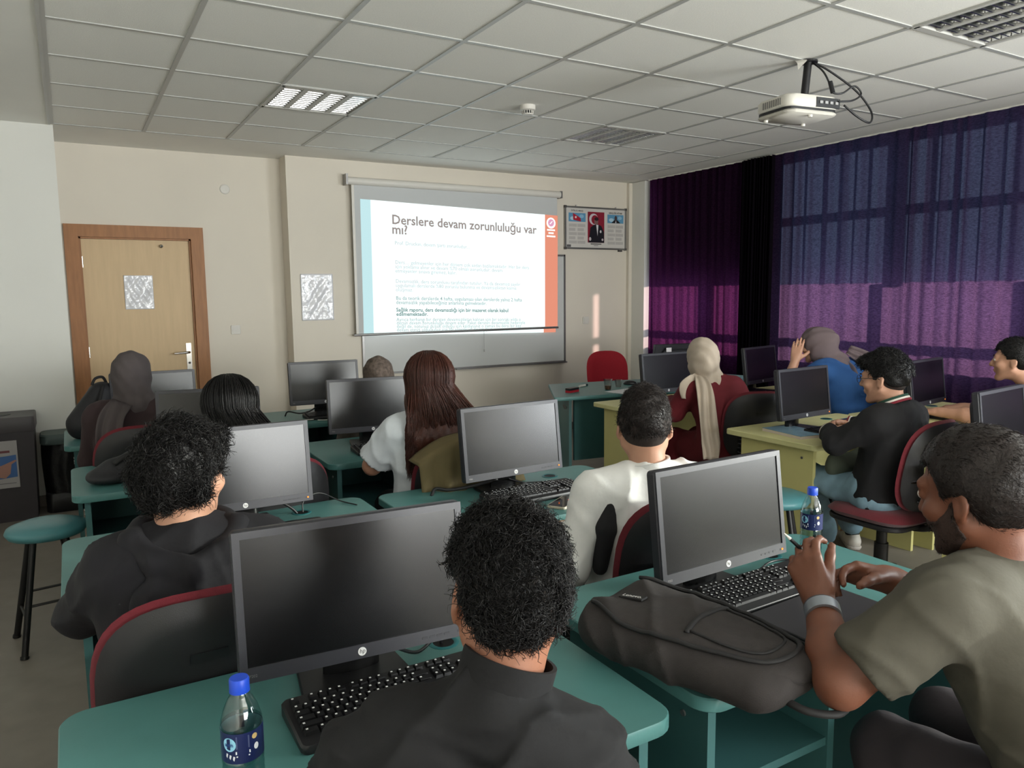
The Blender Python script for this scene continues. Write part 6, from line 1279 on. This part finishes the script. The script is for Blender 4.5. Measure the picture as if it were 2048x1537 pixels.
# ================================================================== BAGS AND CLOTHES LYING ABOUT
M_bag = mat('backpack_cloth', (44, 40, 39), 0.85, var=0.12, vscale=60, bump=0.3, bscale=350)
M_bagd = mat('backpack_trim', (26, 25, 26), 0.7)
t = thing('backpack', 'dark grey backpack lying on the desks in the right foreground', 'backpack', (1.105, 1.115, 0.75), math.radians(-76)); t.scale = (1.02, 1.03, 0.80)
B = Solid((-0.30, -0.20, -0.02), (0.32, 0.20, 0.21), 0.007)
B.cone((-0.18, -0.07, 0.075), (0.16, -0.06, 0.06), 0.072, 0.056, 0.03); B.cone((-0.18, 0.07, 0.075), (0.16, 0.06, 0.06), 0.072, 0.056, 0.03); B.ell((-0.05, 0, 0.085), (0.20, 0.115, 0.068), None, 0.05); B.ell((0.09, 0, 0.075), (0.15, 0.10, 0.055), None, 0.05)
B.clip(lambda x, y, z: 0.003 - z + 0 * x + 0 * y); B.disp(creases(0.007, 26, 12)); ob, P, Q = B.build('body', M_bag, t)
Pk = Solid((0.0, -0.15, 0.02), (0.27, 0.15, 0.19), 0.007); Pk.ell((0.125, 0, 0.095), (0.115, 0.090, 0.050), None, 0.03); Pk.disp(waves(0.0022, 30, 13)); Pk.build('front_pocket', M_bag, t)
PkV = [o_.data for o_ in kids(t)]; AV = np.concatenate([np.array([v.co for v in m_.vertices]) for m_ in PkV])
def topz(x, y, lift=0.0):
    d = np.hypot(AV[:, 0] - x, AV[:, 1] - y); k = d < 0.014; return float(AV[k, 2].max()) + lift if k.any() else 0.05
def seam(name, pts, r=0.004): MB().tube([(x, y, topz(x, y)) for x, y in [p[:2] for p in smoothpath([(a_, b_, 0) for a_, b_ in pts], 6)]], r, 6).build(name, M_bagd, t, 180)
seam('zip_piping', [(-0.215, -0.085), (-0.12, -0.118), (0.0, -0.112), (0.10, -0.092), (0.18, -0.06), (0.205, 0.0), (0.18, 0.06), (0.10, 0.092), (0.0, 0.112), (-0.12, 0.118), (-0.215, 0.085)], 0.0055)
seam('pocket_seam', [(0.022, -0.070), (0.10, -0.070), (0.16, -0.045), (0.175, 0.0), (0.16, 0.045), (0.10, 0.070), (0.022, 0.070)], 0.0032)
seam('pocket_zip', [(0.018, -0.078), (0.010, -0.03), (0.010, 0.03), (0.018, 0.078)], 0.0060)
MB().tube(smoothpath([(0.20, -0.05, 0.05), (0.255, -0.055, 0.045), (0.295, -0.02, 0.04), (0.29, 0.03, 0.04), (0.25, 0.055, 0.045), (0.20, 0.05, 0.05)]), 0.0085, 8).build('carry_loop', M_bagd, t, 180)
e1 = A3(0.06, 0, topz(-0.125, -0.02) - topz(-0.185, -0.02)); e2 = A3(0, 0.03, topz(-0.155, -0.005) - topz(-0.155, -0.035)); e1 /= np.linalg.norm(e1); e2 -= e1 * (e1 @ e2); e2 /= np.linalg.norm(e2)
TR = np.stack([e1, e2, np.cross(e1, e2)], 1); TO = A3(-0.155, -0.02, topz(-0.155, -0.02, 0.003))
tagp = MB().cbox(TO, (0.062, 0.022, 0.005), TR).build('name_tag', M_bagd, t)
def ontag(x, y): return Vector(TR @ A3(x, y - 0.005, 0.0032) + TO)
text_obj('tag_letters', 'Lenovo.', 0.0165, mat('tag_white', (225, 225, 222), 0.5), ontag, tagp, 0.0002, 'CENTER')

M_blk = mat('black_nylon', (28, 28, 32), 0.6, var=0.1, vscale=20, bump=0.3, bscale=40, bdist=0.006)
t = thing('black_backpack', 'black backpack standing on the farthest left desk', 'backpack', (0.09, 4.95, 0.75), 0.3)
B = Solid((-0.20, -0.16, -0.01), (0.20, 0.16, 0.40), 0.009); B.cone((-0.06, 0, 0.08), (0.03, 0, 0.25), 0.085, 0.06, 0.04); B.cone((0.08, 0, 0.08), (0.06, 0, 0.26), 0.08, 0.055, 0.04); B.clip(lambda x, y, z: 0.002 - z + 0 * x + 0 * y); B.disp(waves(0.004, 24, 5)); B.build('body', M_blk, t)
MB().tube(smoothpath([(0.0, 0, 0.30), (0.02, 0, 0.335), (0.06, 0, 0.34), (0.08, 0, 0.30)]), 0.008, 8).build('carry_loop', M_bagd, t, 180); MB().tube(smoothpath([(-0.06, -0.085, 0.05), (0.0, -0.085, 0.2), (0.04, -0.06, 0.30)]), 0.009, 8).build('shoulder_strap', M_bagd, t, 180)
t = thing('black_bag', 'soft black bag lying on the desk behind the blue stool', 'bag', (0.22, 3.66, 0.75), 0.1)
B = Solid((-0.24, -0.18, -0.01), (0.26, 0.18, 0.20), 0.009); B.cone((-0.10, 0, 0.05), (0.15, 0.0, 0.06), 0.06, 0.075, 0.04); B.cone((0.0, 0.03, 0.07), (0.15, 0.05, 0.085), 0.055, 0.06, 0.04); B.ell((-0.13, 0, 0.03), (0.08, 0.09, 0.04), None, 0.03); B.clip(lambda x, y, z: 0.002 - z + 0 * x + 0 * y); B.disp(waves(0.005, 22, 15)); B.build('body', M_blk, t)
MB().tube(smoothpath([(-0.10, -0.05, 0.09), (-0.04, -0.05, 0.125), (0.05, -0.06, 0.13), (0.12, -0.06, 0.12)]), 0.012, 8).build('strap', M_bagd, t, 180)
# olive jacket hung over a chair back
t = thing('olive_jacket', 'olive jacket draped over the chair behind the white T-shirt', 'jacket', (1.40, 2.80, 0.5), math.radians(-4))
def fnj(u, v):
    a = (u - 0.5) * 2; s = v; drop = np.where(s < 0.2, s / 0.2, 1.0); z = 0.455 - 0.10 * a * a - np.where(s < 0.2, 0, (s - 0.2) / 0.8) * (0.36 - 0.05 * a) ; y = np.where(s < 0.2, 0.05 - 0.11 * drop, -0.06 - 0.03 * np.sin((s - 0.2) * 3)) + 0.030 * np.sin(a * 9 + 3.0 * s + 1.5 * np.sin(4 * s)) * s + 0.016 * np.sin(a * 19 + 7 * s) * s
    return a * (0.215 + 0.03 * s) + 0.05 * s, y + 0.03 * a * a, z
ob = MB().grid(fnj, 44, 30).build('body', cloth('jacket_olive', (104, 92, 62)), t, 180); mo = ob.modifiers.new('thickness', 'SOLIDIFY'); mo.thickness = 0.014; mo.offset = 0
B = Solid((-0.30, -0.2, 0.0), (0.30, 0.12, 0.5), 0.009); B.cone((0.16, -0.09, 0.36), (0.10, -0.12, 0.20), 0.045, 0.05, 0.03); B.cone((0.10, -0.12, 0.20), (0.04, -0.11, 0.04), 0.048, 0.036, 0.03); B.disp(waves(0.006, 26, 18)); B.build('sleeve', MATS['jacket_olive'], t)
t = thing('jacket_bundle', 'green grey jacket rolled up on the lap of the person with glasses', 'jacket', (3.50, 2.46, 0.565), 0.2)
B = Solid((-0.2, -0.14, -0.02), (0.2, 0.14, 0.18), 0.009); B.cone((-0.11, 0.02, 0.075), (0.10, 0.0, 0.08), 0.06, 0.062, 0.03); B.disp(waves(0.005, 30, 19)); B.build('roll', cloth('jacket_green_grey', (74, 80, 68)), t)
